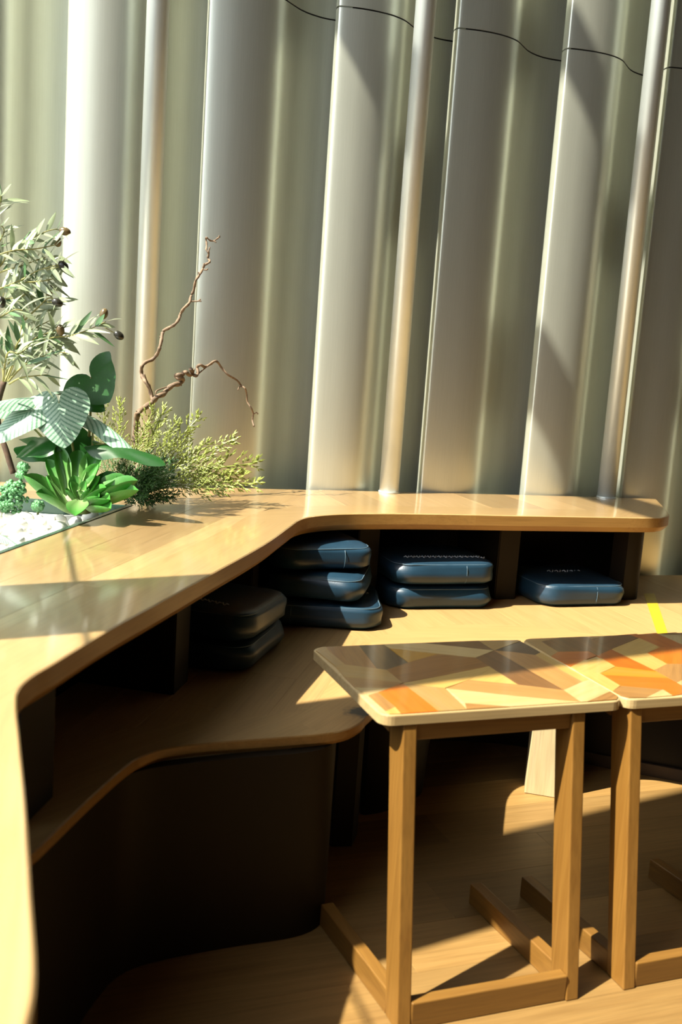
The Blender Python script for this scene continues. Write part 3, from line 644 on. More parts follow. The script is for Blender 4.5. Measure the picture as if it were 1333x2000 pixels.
# ================================================================== CUSHIONS
def rrect(hw, hd, r, seg):
    out = []
    for sx, sy, a0 in ((1, 1, 0), (-1, 1, 90), (-1, -1, 180), (1, -1, 270)):
        for k in range(seg + 1):
            a = math.radians(a0 + 90 * k / seg); out.append((sx * (hw - r) + r * math.cos(a), sy * (hd - r) + r * math.sin(a)))
    # more points on the straight sides
    res = []
    for i, p in enumerate(out):
        q_ = out[(i + 1) % len(out)]; res.append(p); d = math.dist(p, q_)
        if i % (seg + 1) == seg:
            for k in range(1, 8): res.append((p[0] + (q_[0] - p[0]) * k / 8, p[1] + (q_[1] - p[1]) * k / 8))
    return res
def cushion(front_a, front_dir, width, z, label, h=0.092, depth=0.40, stitch=None, seamx=0.08, seed=0, corner='left', r=0.075, group=None):
    """front_a: one front corner on the ground plan, front_dir: heading of the front edge"""
    ux = Vector((math.cos(front_dir), math.sin(front_dir))); uy = Vector((-ux.y, ux.x))
    a = Vector(front_a)
    c = a + ux * (width / 2 if corner == 'left' else -width / 2) + uy * depth / 2
    root = thing('cushion', (c.x, c.y, z), label, 'cushion', group)
    W3 = lambda x, y, zz: (c.x + ux.x * x + uy.x * y, c.y + ux.y * x + uy.y * y, z + zz)
    hw, hd = width / 2, depth / 2; rnd = random.Random(seed)
    prof_ = [(0.034, 0.0), (0.016, 0.004), (0.005, 0.015), (0.0, 0.034), (0.0, 0.052), (0.003, 0.068), (0.008, 0.078), (0.016, 0.0855), (0.035, 0.0905), (0.075, 0.0935), (0.13, 0.0955)]
    kz = h / 0.0955; vs = []; fs = []; n = None
    ph = [rnd.uniform(0, 6) for _ in range(4)]
    for ins, zz in prof_:
        ring = rrect(hw - ins, hd - ins, max(r - ins * 0.6, 0.02), 8); n = len(ring)
        for k, (x, y) in enumerate(ring):
            ang = 2 * math.pi * k / n
            wob = 0.0022 * math.sin(3 * ang + ph[0]) + 0.0016 * math.sin(7 * ang + ph[1])
            pk = 0.003 * math.sin(zz / h * 9 + 2 * ang + ph[2]) * (1 if 0.01 < zz < 0.085 else 0)
            f_ = 1 + (wob + pk) / 0.2
            vs.append(W3(x * f_, y * f_, zz * kz * (1 + (0.03 * math.sin(2 * ang + ph[3]) if zz > 0.03 else 0))))
    for i in range(len(prof_) - 1):
        for k in range(n): fs.append((i * n + k, i * n + (k + 1) % n, (i + 1) * n + (k + 1) % n, (i + 1) * n + k))
    fs.append(tuple(reversed(range(n)))); fs.append(tuple((len(prof_) - 1) * n + k for k in range(n)))
    body = mk('cushion_body', vs, fs, leather, root, smooth=True, rotz=front_dir)
    ring = rrect(hw - 0.0115, hd - 0.0115, r - 0.008, 8); pts = [W3(x, y, 0.0815 * kz) for x, y in ring]; pts.append(pts[0])
    frombm('piping', tube(pts, 0.0016, 6, cap=False), bluethread, root, smooth=True)
    if seamx is not None: sp = [W3(seamx, -hd + i_ - 0.0006, zz * kz) for i_, zz in ((0.016, 0.004), (0.0045, 0.015), (-0.0005, 0.034), (-0.0005, 0.052), (0.0025, 0.068), (0.0075, 0.078))]
    if seamx is not None: frombm('side_seam', tube(sp, 0.0014, 6), bluethread, root, smooth=True)
    if stitch:
        (x0, y0), (x1, y1), cnt = stitch; bm = bmesh.new()
        for k in range(cnt):
            u_ = k / (cnt - 1); x = x0 + (x1 - x0) * u_; y = y0 + (y1 - y0) * u_; sg = 1 if k % 2 else -1
            edge = min(hw - abs(x), hd - abs(y)); zz = (0.0905 if edge < 0.05 else 0.0945) * kz
            tube([W3(x - 0.005, y - 0.006 * sg, zz), W3(x, y, zz + 0.005), W3(x + 0.005, y + 0.006 * sg, zz)], 0.0020, 5, bm)
        frombm('zip_stitching', bm, thread, root)
    return root
D = math.radians
GC = 'blue leather seat cushions stored in the cubbies'
cushion((0.798, 3.727), D(19.0), 0.408, HB + 0.0008, 'single blue leather cushion lying alone in the rightmost cubby', h=0.094, stitch=((-0.05, 0.02), (0.09, 0.02), 9), seamx=0.045, seed=1, group=GC)
cushion((0.205, 3.526), D(17.5), 0.430, HB + 0.0008, 'lower blue leather cushion of the stack of two beside the single cushion', h=0.088, seamx=None, seed=2, group=GC)
cushion((0.212, 3.516), D(18.5), 0.428, HB + 0.0945, 'upper blue leather cushion with white stitching on the stack of two', h=0.090, stitch=((-0.14, -0.11), (0.185, -0.11), 30), seamx=0.075, seed=3, group=GC)
cushion((0.172, 3.222), D(3.5), 0.415, HB + 0.0008, 'bottom blue leather cushion of the stack of three in the corner cubby', h=0.086, stitch=((0.06, 0.06), (0.16, 0.0), 10), seamx=-0.11, seed=4, corner='right', group=GC)
cushion((0.090, 3.205), D(-7.0), 0.335, HB + 0.0925, 'middle blue leather cushion of the stack of three, turned askew', h=0.085, seamx=None, seed=5, corner='right', group=GC)
cushion((0.140, 3.365), D(24.0), 0.36, HB + 0.1835, 'top blue leather cushion of the stack of three, half in sunlight', h=0.086, depth=0.36, seamx=0.055, seed=6, corner='right', group=GC)
cushion((-0.232, 2.662), D(-13.0), 0.40, HB + 0.0008, 'lower dark cushion of the shaded stack of two nearest the camera', h=0.088, depth=0.40, seamx=None, seed=7, corner='right', group=GC)
cushion((-0.228, 2.650), D(-14.0), 0.40, HB + 0.0945, 'upper dark cushion with pale stitching on the shaded stack nearest the camera', h=0.090, depth=0.38, stitch=((-0.16, -0.06), (0.10, -0.12), 22), seamx=None, seed=8, corner='right', group=GC)

# ================================================================== PLANTER
tr_poly = [(-0.90, 2.0), (-0.70, 3.285), (-1.72, 3.285), (-1.72, 2.0)]
trough = thing('planter_trough', (-1.2, 2.6, 0.0), 'sunken planting trough in the ledge with dark green rim and pebble bed', 'planter')
bm = prism_bm([(-1.06, 1.70), (-0.93, 2.36), (-0.745, 3.27), (-1.74, 3.285), (-1.37, 2.0), (-1.26, 1.70)], 0.0, 0.80); frombm('trough_body', bm, laminate, trough)  # body carried solid to the floor, added to stop sun leaking under the ledge
def rimstrip(a, b, w=0.016):
    a, b = Vector(a), Vector(b); u = (b - a).normalized(); q_ = Vector((-u.y, u.x)) * w
    bm = prism_bm([a, b, b + q_, a + q_], 0.8195, HL + 0.002, 0.001); frombm('rim', bm, rimm, trough)
rimstrip((-0.902, 2.02), (-0.705, 3.28)); rimstrip((-0.725, 3.28), (-1.74, 3.28)); rimstrip((-1.735, 3.262), (-1.378, 2.025)); rimstrip((-1.36, 2.005), (-0.925, 2.005))
soil_v = []; soil_f = []; gx, gy = 26, 34
for j_ in range(gy + 1):
    for i_ in range(gx + 1):
        y = 2.03 + (3.255 - 2.03) * j_ / gy; xr = -0.925 + (y - 2.0) * 0.2 / 1.285; xl = -1.372 - (y - 2.03) * 0.285; x = xl + (xr - xl) * i_ / gx
        soil_v.append((x, y, 0.836 + 0.003 * math.sin(x * 40) * math.cos(y * 37)))
for j_ in range(gy):
    for i_ in range(gx): a0 = j_ * (gx + 1) + i_; soil_f.append((a0, a0 + 1, a0 + gx + 2, a0 + gx + 1))
mk('gravel_bed', soil_v, soil_f, pebm, trough, smooth=True)
# pebbles, each its own stone
pm = []
for k in range(7):
    bm = bmesh.new(); bmesh.ops.create_icosphere(bm, subdivisions=2, radius=1.0)
    rnd = random.Random(100 + k); dv = [Vector((rnd.uniform(-1, 1), rnd.uniform(-1, 1), rnd.uniform(-1, 1))).normalized() for _ in range(7)]
    for v in bm.verts:
        for d_ in dv:
            e = v.co.dot(d_) - 0.72
            if e > 0: v.co -= d_ * e * 0.75
    vs = [v.co.copy() for v in bm.verts]; fs = [[v.index for v in f.verts] for f in bm.faces]; bm.free()
    pm.append(mesh('pebble', vs, fs, pebm, True))
placed = []; rnd = random.Random(5); tries = 0
while len(placed) < 190 and tries < 20000:
    tries += 1
    y = rnd.uniform(2.28, 3.06); xr = -0.925 + (y - 2.0) * 0.2 / 1.285; x = rnd.uniform(xr - 0.40, xr - 0.028)
    r = rnd.uniform(0.018, 0.033)
    if any((x - a) ** 2 + (y - b_) ** 2 < (1.02 * (r + c_)) ** 2 for a, b_, c_ in placed): continue
    placed.append((x, y, r)); o = bpy.data.objects.new('pebble', pm[rnd.randrange(7)]); COL.objects.link(o)
    sz_ = r * rnd.uniform(0.6, 0.8); o.scale = (r * rnd.uniform(0.95, 1.15), r, sz_); o.location = (x, y, 0.843 + sz_ * 0.98)
    o.rotation_euler = (rnd.uniform(-0.5, 0.5), rnd.uniform(-0.5, 0.5), rnd.uniform(0, 6.3))
    tag(o, 'white pebble among the stones of the planter bed', 'pebble', 'white pebbles in the planter')

# ---------------------------------------------------------------- leaf building
def leaf_mesh(name, prof_, mat, nv=10, nu=5, cup=0.0, bend=0.0, heart=0.0, wave=0.0, thick=0.0, wscale=1.0, asp=0.5):
    """unit leaf along +Y (length 1), width from prof_(t); normal +Z"""
    vs = []; fs = []; uvs = []
    for j_ in range(nv + 1):
        t_ = j_ / nv; w = prof_(t_) * wscale
        for i_ in range(nu):
            u_ = -1 + 2 * i_ / (nu - 1)
            y = t_ - heart * (abs(u_) ** 1.5) * (1 - t_) ** 2.2
            x = u_ * w
            zz = cup * (u_ * u_) * w * 2 * asp - bend * t_ * t_ + wave * math.sin(t_ * 9 + (2 if u_ > 0 else 0)) * abs(u_) * w * asp
            vs.append((x, y, zz)); uvs.append((u_, t_))
    for j_ in range(nv):
        for i_ in range(nu - 1): a0 = j_ * nu + i_; fs.append((a0, a0 + 1, a0 + nu + 1, a0 + nu))
    if thick:
        n0 = len(vs); 
        for (x, y, zz), (u_, t_) in zip(list(vs), list(uvs)):
            e = (1 - u_ * u_) ** 0.5 * (1 - (2 * t_ - 1) ** 6) * thick
            vs.append((x, y, zz - e)); uvs.append((u_, t_))
        m0 = len(fs)
        for f in list(fs): fs.append(tuple(n0 + i for i in reversed(f)))
        for j_ in range(nv):
            for i_ in (0, nu - 1):
                a0 = j_ * nu + i_; q_ = (a0, a0 + nu, n0 + a0 + nu, n0 + a0); fs.append(q_ if i_ == 0 else q_[::-1])
    me = mesh(name, vs, fs, mat, True)
    uvl = me.uv_layers.new(name='leaf')
    for lp_ in me.loops: uvl.data[lp_.index].uv = uvs[lp_.vertex_index]
    return me
def place_leaf(name, me, base, tip, hint, wid, parent, wlen=None):
    """base/tip in world; hint: rough facing of the upper side; wid: half width in metres"""
    d = Vector(tip) - Vector(base); ln = d.length; d = d.normalized()
    z_ = Vector(hint); z_ = (z_ - d * z_.dot(d)); z_ = z_.normalized() if z_.length > 1e-4 else d.orthogonal().normalized()
    x_ = d.cross(z_)
    Wm = Matrix((x_ * wid, d * ln, z_ * ln)).transposed().to_4x4(); Wm.translation = Vector(base)
    o = bpy.data.objects.new(name, me); COL.objects.link(o); o.parent = parent; o.matrix_basis = world_of(parent).inverted() @ Wm
    return o
lance = lambda t_: max(0.0, math.sin(math.pi * min(1, 0.04 + 0.96 * t_) ** 0.8)) ** 0.85
heartp = lambda t_: (max(0.0, 1 - t_ ** 2.0)) ** 0.8 * (0.78 + 0.75 * t_ - 0.2 * t_ * t_)
ov_leaves = [leaf_mesh('leaf', lance, mm, 8, 3, cup=c_, bend=b_, asp=0.08) for mm, c_, b_ in ((olive_leaf, 0.25, 0.12), (olive_leaf, 0.2, 0.3), (olive_leaf2, 0.25, -0.1), (olive_leaf, -0.15, 0.05))]

def heart_mesh(name, mat, cup=0.0, bend=0.0, wave=0.0, lobe=1.0, seed=0):
    """heart shaped leaf fanned out round its stalk: tip at (0,1), widest half width 1"""
    ctrl = [(0, 1.0), (12, 0.88), (30, 0.72), (55, 0.63), (80, 0.60), (105, 0.56 * lobe), (130, 0.47 * lobe), (150, 0.34 * lobe), (166, 0.16 * lobe)]
    def R(ph):
        ph = abs(ph)
        for (a0, r0), (a1, r1) in zip(ctrl, ctrl[1:]):
            if ph <= a1: return r0 + (r1 - r0) * (ph - a0) / (a1 - a0)
        return ctrl[-1][1]
    vs = [(0, 0, 0)]; uvs = [(0, 0)]; fs = []; na, nr = 44, 6
    for i_ in range(na + 1):
        ph = -166 + 332 * i_ / na; r = R(ph); r = (R(ph - 3) + 2 * r + R(ph + 3)) / 4 if abs(ph) < 160 else r
        for k in range(1, nr + 1):
            q_ = k / nr; x = q_ * r * math.sin(math.radians(ph)) / 0.60; y = q_ * r * math.cos(math.radians(ph))
            zz = cup * abs(x) ** 1.6 - bend * max(0, y) ** 2 - bend * 0.5 * max(0, -y) ** 1.5 + wave * math.sin(math.radians(ph) * 5 + seed) * q_ ** 3
            vs.append((x, y, zz)); uvs.append((x, y))
    for i_ in range(na):
        a0 = 1 + i_ * nr; b0 = a0 + nr; fs.append((0, a0, b0)[::-1])
        for k in range(nr - 1): fs.append((a0 + k, a0 + k + 1, b0 + k + 1, b0 + k)[::-1])
    me = mesh(name, vs, fs, mat, True); uvl = me.uv_layers.new(name='leaf')
    for lp_ in me.loops: uvl.data[lp_.index].uv = uvs[lp_.vertex_index]
    return me

# olive plant
ol = thing('olive_plant', PY(22, 915, 3.12), 'silvery olive plant with dark olives at the left edge', 'plant')
frombm('trunk', tube(catmull([PY(26, 925, 3.12), PY(12, 880, 3.12), PY(2, 850, 3.13), PY(-6, 800, 3.14), PY(8, 745, 3.14)], 5), 0.0095, 8), trunkm, ol, smooth=True)
br = [([(14, 745), (30, 705), (60, 675), (100, 660), (140, 655), (175, 643), (207, 628)], 3.02), ([(12, 745), (38, 660), (48, 610), (62, 575)], 3.08),
      ([(48, 625), (75, 600), (96, 582), (116, 590)], 3.02), ([(-30, 580), (0, 563), (45, 553), (88, 548), (116, 541)], 3.05), ([(-30, 575), (10, 560), (45, 545), (75, 528), (118, 516)], 3.00),
      ([(-35, 545), (0, 520), (18, 492), (55, 470), (88, 453), (112, 447)], 3.04), ([(16, 745), (45, 715), (75, 700), (105, 688), (132, 690)], 2.98), ([(10, 745), (20, 700), (45, 655), (70, 640), (100, 625)], 3.06),
      ([(8, 745), (2, 700), (-12, 660), (-30, 640)], 3.04), ([(-25, 520), (-5, 480), (8, 452), (2, 440)], 3.02), ([(18, 750), (40, 738), (70, 734), (92, 732)], 2.96), ([(-30, 510), (0, 497), (30, 489), (70, 486), (110, 478)], 2.97),
      ([(6, 745), (15, 690), (40, 690), (60, 668)], 2.94), ([(-30, 640), (0, 620), (30, 605), (55, 610)], 2.95), ([(-40, 470), (-20, 430), (0, 400), (2, 382)], 3.0), ([(-30, 600), (0, 585), (40, 580), (70, 560), (90, 565)], 3.07), ([(10, 745), (35, 690), (70, 660), (95, 650), (120, 640)], 3.0), ([(-30, 545), (5, 530), (40, 520), (80, 505), (105, 500)], 3.08), ([(14, 745), (55, 690), (90, 672), (125, 672)], 3.1)]
rnd = random.Random(11)
hook = Vector((-0.35, -0.55, 0.75))
for pts, Y in br:
    path = catmull([PY(x, y, Y + 0.03 * math.sin(i_ + Y * 50)) for i_, (x, y) in enumerate(pts)], 5)
    frombm('twig', tube(path, [0.0032 * (1 - 0.6 * i_ / len(path)) for i_ in range(len(path))], 6), twigm, ol, smooth=True)
    ln = sum((a - b_).length for a, b_ in zip(path, path[1:])); cnt = max(7, int(ln / 0.0165)); rs = resample(path, cnt)
    for k in range(1, cnt):
        d = (rs[k] - rs[k - 1]).normalized(); fr = k / cnt
        if fr < 0.16: continue
        for sgn in ((1, -1) if rnd.random() < 0.55 else (rnd.choice((1, -1)),)):
            side = d.cross(Vector((rnd.uniform(-0.5, 0.5), -1, rnd.uniform(-0.5, 0.9)))).normalized() * sgn
            dr = (d * rnd.uniform(0.5, 1.0) + side * rnd.uniform(0.45, 0.95) + Vector((0, rnd.uniform(-0.35, 0.25), rnd.uniform(-0.25, 0.3)))).normalized()
            L_ = rnd.uniform(0.050, 0.092) * (1.0 if fr < 0.85 else 0.8)
            place_leaf('leaf', ov_leaves[rnd.choice((0, 0, 1, 1, 2, 3))], rs[k], rs[k] + dr * L_, hook + Vector((rnd.uniform(-.7, .7), rnd.uniform(-.5, .5), rnd.uniform(-.5, .5))), rnd.uniform(0.0055, 0.0098), ol)
def olive_fruit(x, y, Y, ax, mat, st=None):
    c = PY(x, y, Y); a = Vector((ax[0], 0.1, -ax[1])).normalized(); bm = bmesh.new()
    bmesh.ops.create_uvsphere(bm, u_segments=14, v_segments=10, radius=1.0)
    R = Vector((0, 0, 1)).rotation_difference(a).to_matrix()
    for v in bm.verts: v.co = c + R @ Vector((v.co.x * 0.0125, v.co.y * 0.0125, v.co.z * 0.0175))
    frombm('olive', bm, mat, ol, smooth=True)
    if st: frombm('olive_stem', tube([PY(*st, Y), c], 0.0013, 5), twigm, ol)
for a_ in (((127, 452, 3.04, (1, 0.2), olivem2, (108, 448))), (124, 519, 3.0, (0.8, 0.7), olivem, (92, 527)), (112, 471, 3.03, (0.2, 1), olivem2, None), (96, 567, 3.04, (-0.2, 1), olivem2, (82, 553)), (112, 591, 3.0, (0.9, 0.3), olivem, (92, 590)),
           (203, 613, 3.02, (0.3, -1), olivem2, (192, 634)), (232, 655, 3.02, (0.8, 0.5), olivem, (205, 640)), (3, 590, 2.98, (0.1, 1), olivem, (8, 572)), (118, 645, 3.0, (0.1, 1), olivem2, None)): olive_fruit(*a_)

# broad leaved plant with striped leaves
bp_ = thing('broadleaf_plant', PY(155, 985, 3.14), 'leafy plant with big heart shaped leaves, some striped pale green', 'plant')
st_leaf = heart_mesh('leaf', striped, cup=-0.10, bend=0.16, wave=0.012)
st_leaf2 = heart_mesh('leaf', striped, cup=-0.16, bend=0.32, wave=0.03, seed=1)
dk_leaf = heart_mesh('leaf', darkleaf, cup=0.10, bend=0.06, wave=0.03, lobe=1.25, seed=2)
dk_leaf2 = heart_mesh('leaf', darkleaf, cup=-0.12, bend=0.22, wave=0.04, seed=3)
root_px = (160, 960, 3.15)
big = [(st_leaf, (115, 785, 3.00), (123, 872, 2.94), (0.0, -0.95, 0.35), 0.092), (st_leaf, (68, 795, 3.00), (-22, 858, 2.92), (-0.15, -0.75, 0.6), 0.062), (st_leaf2, (75, 778, 3.04), (-35, 768, 2.92), (-0.1, -0.45, 0.9), 0.050),
       (dk_leaf2, (100, 860, 3.02), (28, 882, 2.96), (0.0, -0.5, 0.85), 0.055), (dk_leaf, (178, 737, 3.12), (214, 786, 3.07), (-0.05, -1, 0.12), 0.088), (st_leaf2, (176, 812, 3.08), (308, 872, 2.99), (0.15, 0.05, 1.0), 0.045),
       (dk_leaf2, (208, 868, 3.02), (324, 884, 2.96), (0.05, -0.35, 1.0), 0.050), (dk_leaf2, (178, 785, 3.12), (203, 800, 3.10), (-0.2, -0.9, 0.4), 0.030), (dk_leaf2, (140, 860, 3.12), (195, 885, 3.12), (0.1, -0.8, 0.5), 0.060),
       (dk_leaf2, (60, 870, 3.1), (150, 890, 3.1), (-0.1, -0.6, 0.7), 0.05), (st_leaf2, (122, 764, 3.1), (103, 758, 3.04), (-0.2, -0.4, 0.9), 0.018), (st_leaf, (20, 795, 3.08), (-70, 800, 3.0), (-0.3, -0.5, 0.8), 0.07)]
for me, b3, t3, hint, wid in big:
    B, T_ = PY(*b3), PY(*t3); place_leaf('leaf', me, B, T_, hint, wid, bp_)
    R0 = PY(root_px[0] + rnd.uniform(-12, 12), root_px[1], root_px[2]); mid = R0.lerp(B, 0.55) + Vector((rnd.uniform(-.01, .01), 0.02, 0.02))
    frombm('leaf_stalk', tube(catmull([R0, mid, B], 6), [0.0042] * 7 + [0.0034] * 6, 7), stalkm, bp_, smooth=True)

# curly branch
cb = thing('curly_branch', PY(258, 900, 3.42), 'twisted bare brown branch rising from the plants before the wall', 'branch')
K = lambda x, y: (220 + x * 0.225, 440 + y * 0.225)
main = [(190, 2000), (205, 1720), (225, 1625), (290, 1575), (345, 1535), (385, 1490), (440, 1465), (480, 1420), (530, 1385), (580, 1375), (608, 1345), (600, 1325), (565, 1325), (552, 1305), (575, 1298), (605, 1302), (615, 1278), (640, 1275), (665, 1300), (690, 1285), (678, 1245), (692, 1262), (700, 1295),
        (730, 1305), (742, 1270), (735, 1230), (765, 1212), (800, 1228), (850, 1205), (885, 1180), (915, 1190), (950, 1240), (1000, 1295), (1080, 1345), (1120, 1395), (1150, 1415), (1165, 1470), (1170, 1530), (1205, 1590), (1222, 1640), (1215, 1690), (1228, 1745)]
mp_ = []
for i_, (x, y) in enumerate(main):
    fr = max(0.0, min(1.0, (x - 205) / 1010)); Y = 3.42 + 0.40 * fr + 0.012 * math.sin(i_ * 2.1)
    mp_.append(PY(*K(x, y), Y))
pt = catmull(mp_, 5); n_ = len(pt)
frombm('branch_stem', tube(pt, [0.0105 * (1 - 0.68 * min(1, (i_ / n_) * 1.15)) + 0.0012 * math.sin(i_ * 0.9) * (1 - i_ / n_) for i_ in range(n_)], 9), barkm, cb, smooth=True)
up_ = [(355, 1525), (335, 1470), (315, 1400), (290, 1360), (262, 1320), (250, 1275), (255, 1225), (285, 1190), (345, 1165), (385, 1120), (410, 1060), (425, 990), (440, 920), (490, 890), (540, 860), (575, 815), (590, 770), (620, 720), (665, 675), (680, 620), (705, 560), (722, 480), (755, 430), (785, 375), (800, 345), (835, 325), (845, 310), (828, 285), (835, 240), (815, 215), (818, 170), (812, 120), (815, 105), (845, 130), (880, 135), (910, 115), (930, 100)]
mp_ = [PY(*K(x, y), 3.50 + 0.14 * (i_ / len(up_)) + 0.01 * math.sin(i_ * 1.7)) for i_, (x, y) in enumerate(up_)]
pt = catmull(mp_, 5); n_ = len(pt)
frombm('branch_stem', tube(pt, [0.0075 * (1 - 0.66 * i_ / n_) + 0.0007 * math.sin(i_ * 1.3) for i_ in range(n_)], 9), barkm, cb, smooth=True)
for pts in ([(375, 1470), (380, 1440), (420, 1420), (470, 1405)], [(275, 1290), (300, 1360), (330, 1420), (350, 1490)], [(675, 660), (710, 660), (745, 657), (765, 640)], [(745, 657), (772, 660)], [(790, 385), (815, 388), (828, 375)], [(785, 370), (795, 330)], [(755, 430), (742, 405)], [(830, 240), (845, 190)],
            [(880, 135), (900, 150)], [(925, 105), (928, 88)], [(1222, 1640), (1250, 1625), (1265, 1640)], [(1120, 1395), (1100, 1405), (1090, 1430)], [(580, 1375), (600, 1392)], [(425, 970), (408, 965)], [(735, 1300), (790, 1250), (860, 1195)], [(700, 1290), (712, 1245)]):
    def yy(x): return 3.42 + 0.40 * max(0, min(1, (x - 205) / 1010)) if pts[0][1] > 1100 else 3.57
    frombm('twiglet', tube(catmull([PY(*K(x, y), yy(x)) for x, y in pts], 4), 0.0026, 6), barkm, cb, smooth=True)

# conifer sprigs
def sprig_mesh(mat, seed, dense=1.0):
    rnd = random.Random(seed); vs = []; fs = []
    def needle(b_, d_, ln, w):
        d_ = d_.normalized(); a_ = d_.orthogonal().normalized(); c_ = d_.cross(a_); i0 = len(vs)
        vs.append(b_); m_ = b_ + d_ * ln * 0.45
        for k in range(4): an = math.pi / 2 * k; vs.append(m_ + (a_ * math.cos(an) + c_ * math.sin(an)) * w)
        vs.append(b_ + d_ * ln)
        for k in range(4): fs.append((i0, i0 + 1 + (k + 1) % 4, i0 + 1 + k)); fs.append((i0 + 5, i0 + 1 + k, i0 + 1 + (k + 1) % 4))
    def shoot(p0, d_, ln, n_):
        for k in range(n_):
            u_ = k / n_; p = p0 + d_ * ln * u_; side = d_.cross(Vector((rnd.uniform(-1, 1), rnd.uniform(-1, 1), rnd.uniform(-1, 1)))).normalized()
            needle(p, d_ * 0.9 + side * rnd.uniform(0.35, 0.7), rnd.uniform(0.05, 0.085), 0.0125)
        needle(p0 + d_ * ln * 0.92, d_, 0.08, 0.0125)
    nb = int(15 * dense); p = Vector((0, 0, 0))
    for k in range(nb):
        u_ = 0.12 + 0.86 * k / nb; p = Vector((0.02 * math.sin(u_ * 5 + seed), u_, 0.015 * math.sin(u_ * 7)))
        sg = 1 if k % 2 else -1; d_ = Vector((sg * rnd.uniform(0.4, 0.75), 0.9, rnd.uniform(-0.45, 0.45))).normalized()
        shoot(p, d_, (0.30 * (1 - u_) + 0.09) * rnd.uniform(0.7, 1.1), 7 if u_ < 0.6 else 5)
        needle(p, Vector((rnd.uniform(-.6, .6), 1, rnd.uniform(-.6, .6))), 0.08, 0.0125)
    shoot(Vector((0, 0.9, 0)), Vector((0, 1, 0)), 0.1, 5)
    for a_, b_ in ((0.0, 0.5), (0.45, 0.98)):
        i0 = len(vs)
        for yv in (a_, b_):
            for k in range(4): an = math.pi / 2 * k; vs.append(Vector((0.007 * math.cos(an) + 0.02 * math.sin(yv * 5 + seed) * (yv > 0), yv, 0.007 * math.sin(an))))
        for k in range(4): fs.append((i0 + k, i0 + (k + 1) % 4, i0 + 4 + (k + 1) % 4, i0 + 4 + k))
    return mesh('sprig', vs, fs, mat, False)
jn = thing('conifer_bush', PY(280, 975, 3.34), 'yellow green conifer sprigs fanning out over the ledge', 'plant')
bright = [sprig_mesh(conif, k) for k in range(4)]; darkm = [sprig_mesh(conif_d, 10 + k, 1.2) for k in range(3)]
J = lambda x, y: (180 + x * 0.255, 760 + y * 0.255)
def put_sprig(me, b3, t3):
    B, T_ = PY(*b3), PY(*t3); B.z = max(B.z, 0.905); T_.z = max(T_.z, 0.903); ln = (T_ - B).length
    place_leaf('sprig', me, B, T_, Vector((rnd.uniform(-.6, .6), -0.8, rnd.uniform(0, .8))), ln, jn)
for (bx, by), (tx, ty), dY in [((300, 640), (470, 135), .05), ((340, 640), (560, 130), .08), ((400, 640), (660, 235), .06), ((480, 620), (825, 190), .10), ((470, 660), (770, 320), .02), ((520, 660), (1105, 378), .10), ((560, 660), (900, 385), .14),
                               ((560, 690), (1280, 548), .10), ((600, 720), (1285, 715), .04), ((560, 730), (1010, 775), -.04), ((520, 720), (800, 775), -.06), ((600, 690), (1160, 640), .12), ((620, 700), (1100, 750), .02),
                               ((200, 560), (210, 80), .02), ((120, 560), (80, 120), .0), ((60, 560), (20, 300), .0), ((640, 640), (1000, 560), .0), ((640, 680), (950, 680), -.02), ((500, 560), (620, 400), .02), ((260, 560), (440, 260), .02), ((330, 520), (520, 330), -.02)]:
    put_sprig(bright[rnd.randrange(4)], (*J(bx, by), 3.36), (*J(tx, ty), 3.36 + dY))
rd3 = random.Random(3)
more_dark = [((rd3.uniform(180, 380), rd3.uniform(720, 860)), (rd3.uniform(200, 640), rd3.uniform(520, 860)), rd3.uniform(-.12, .06)) for _ in range(26)]
for (bx, by), (tx, ty), dY in more_dark + [((300, 820), (660, 800), -.02), ((300, 830), (580, 820), -.06), ((280, 820), (470, 890), -.08), ((260, 800), (440, 930), -.10), ((220, 800), (300, 930), -.12), ((320, 760), (620, 620), -.03), ((300, 760), (560, 520), .0), ((260, 760), (450, 480), .02), ((220, 760), (330, 470), .02), ((200, 760), (240, 520), -.02),
                               ((300, 780), (520, 720), -.08), ((280, 780), (430, 800), -.10), ((240, 780), (200, 570), -.10), ((240, 780), (290, 600), -.10), ((120, 700), (60, 470), .04), ((160, 720), (150, 430), .05), ((340, 800), (640, 740), -.04), ((340, 780), (640, 680), .02), ((180, 820), (380, 640), -.06), ((330, 700), (500, 590), -.05), ((230, 880), (360, 700), -.12), ((240, 880), (420, 830), -.12)]:
    put_sprig(darkm[rnd.randrange(3)], (*J(bx, by), 3.30), (*J(tx, ty), 3.30 + dY))

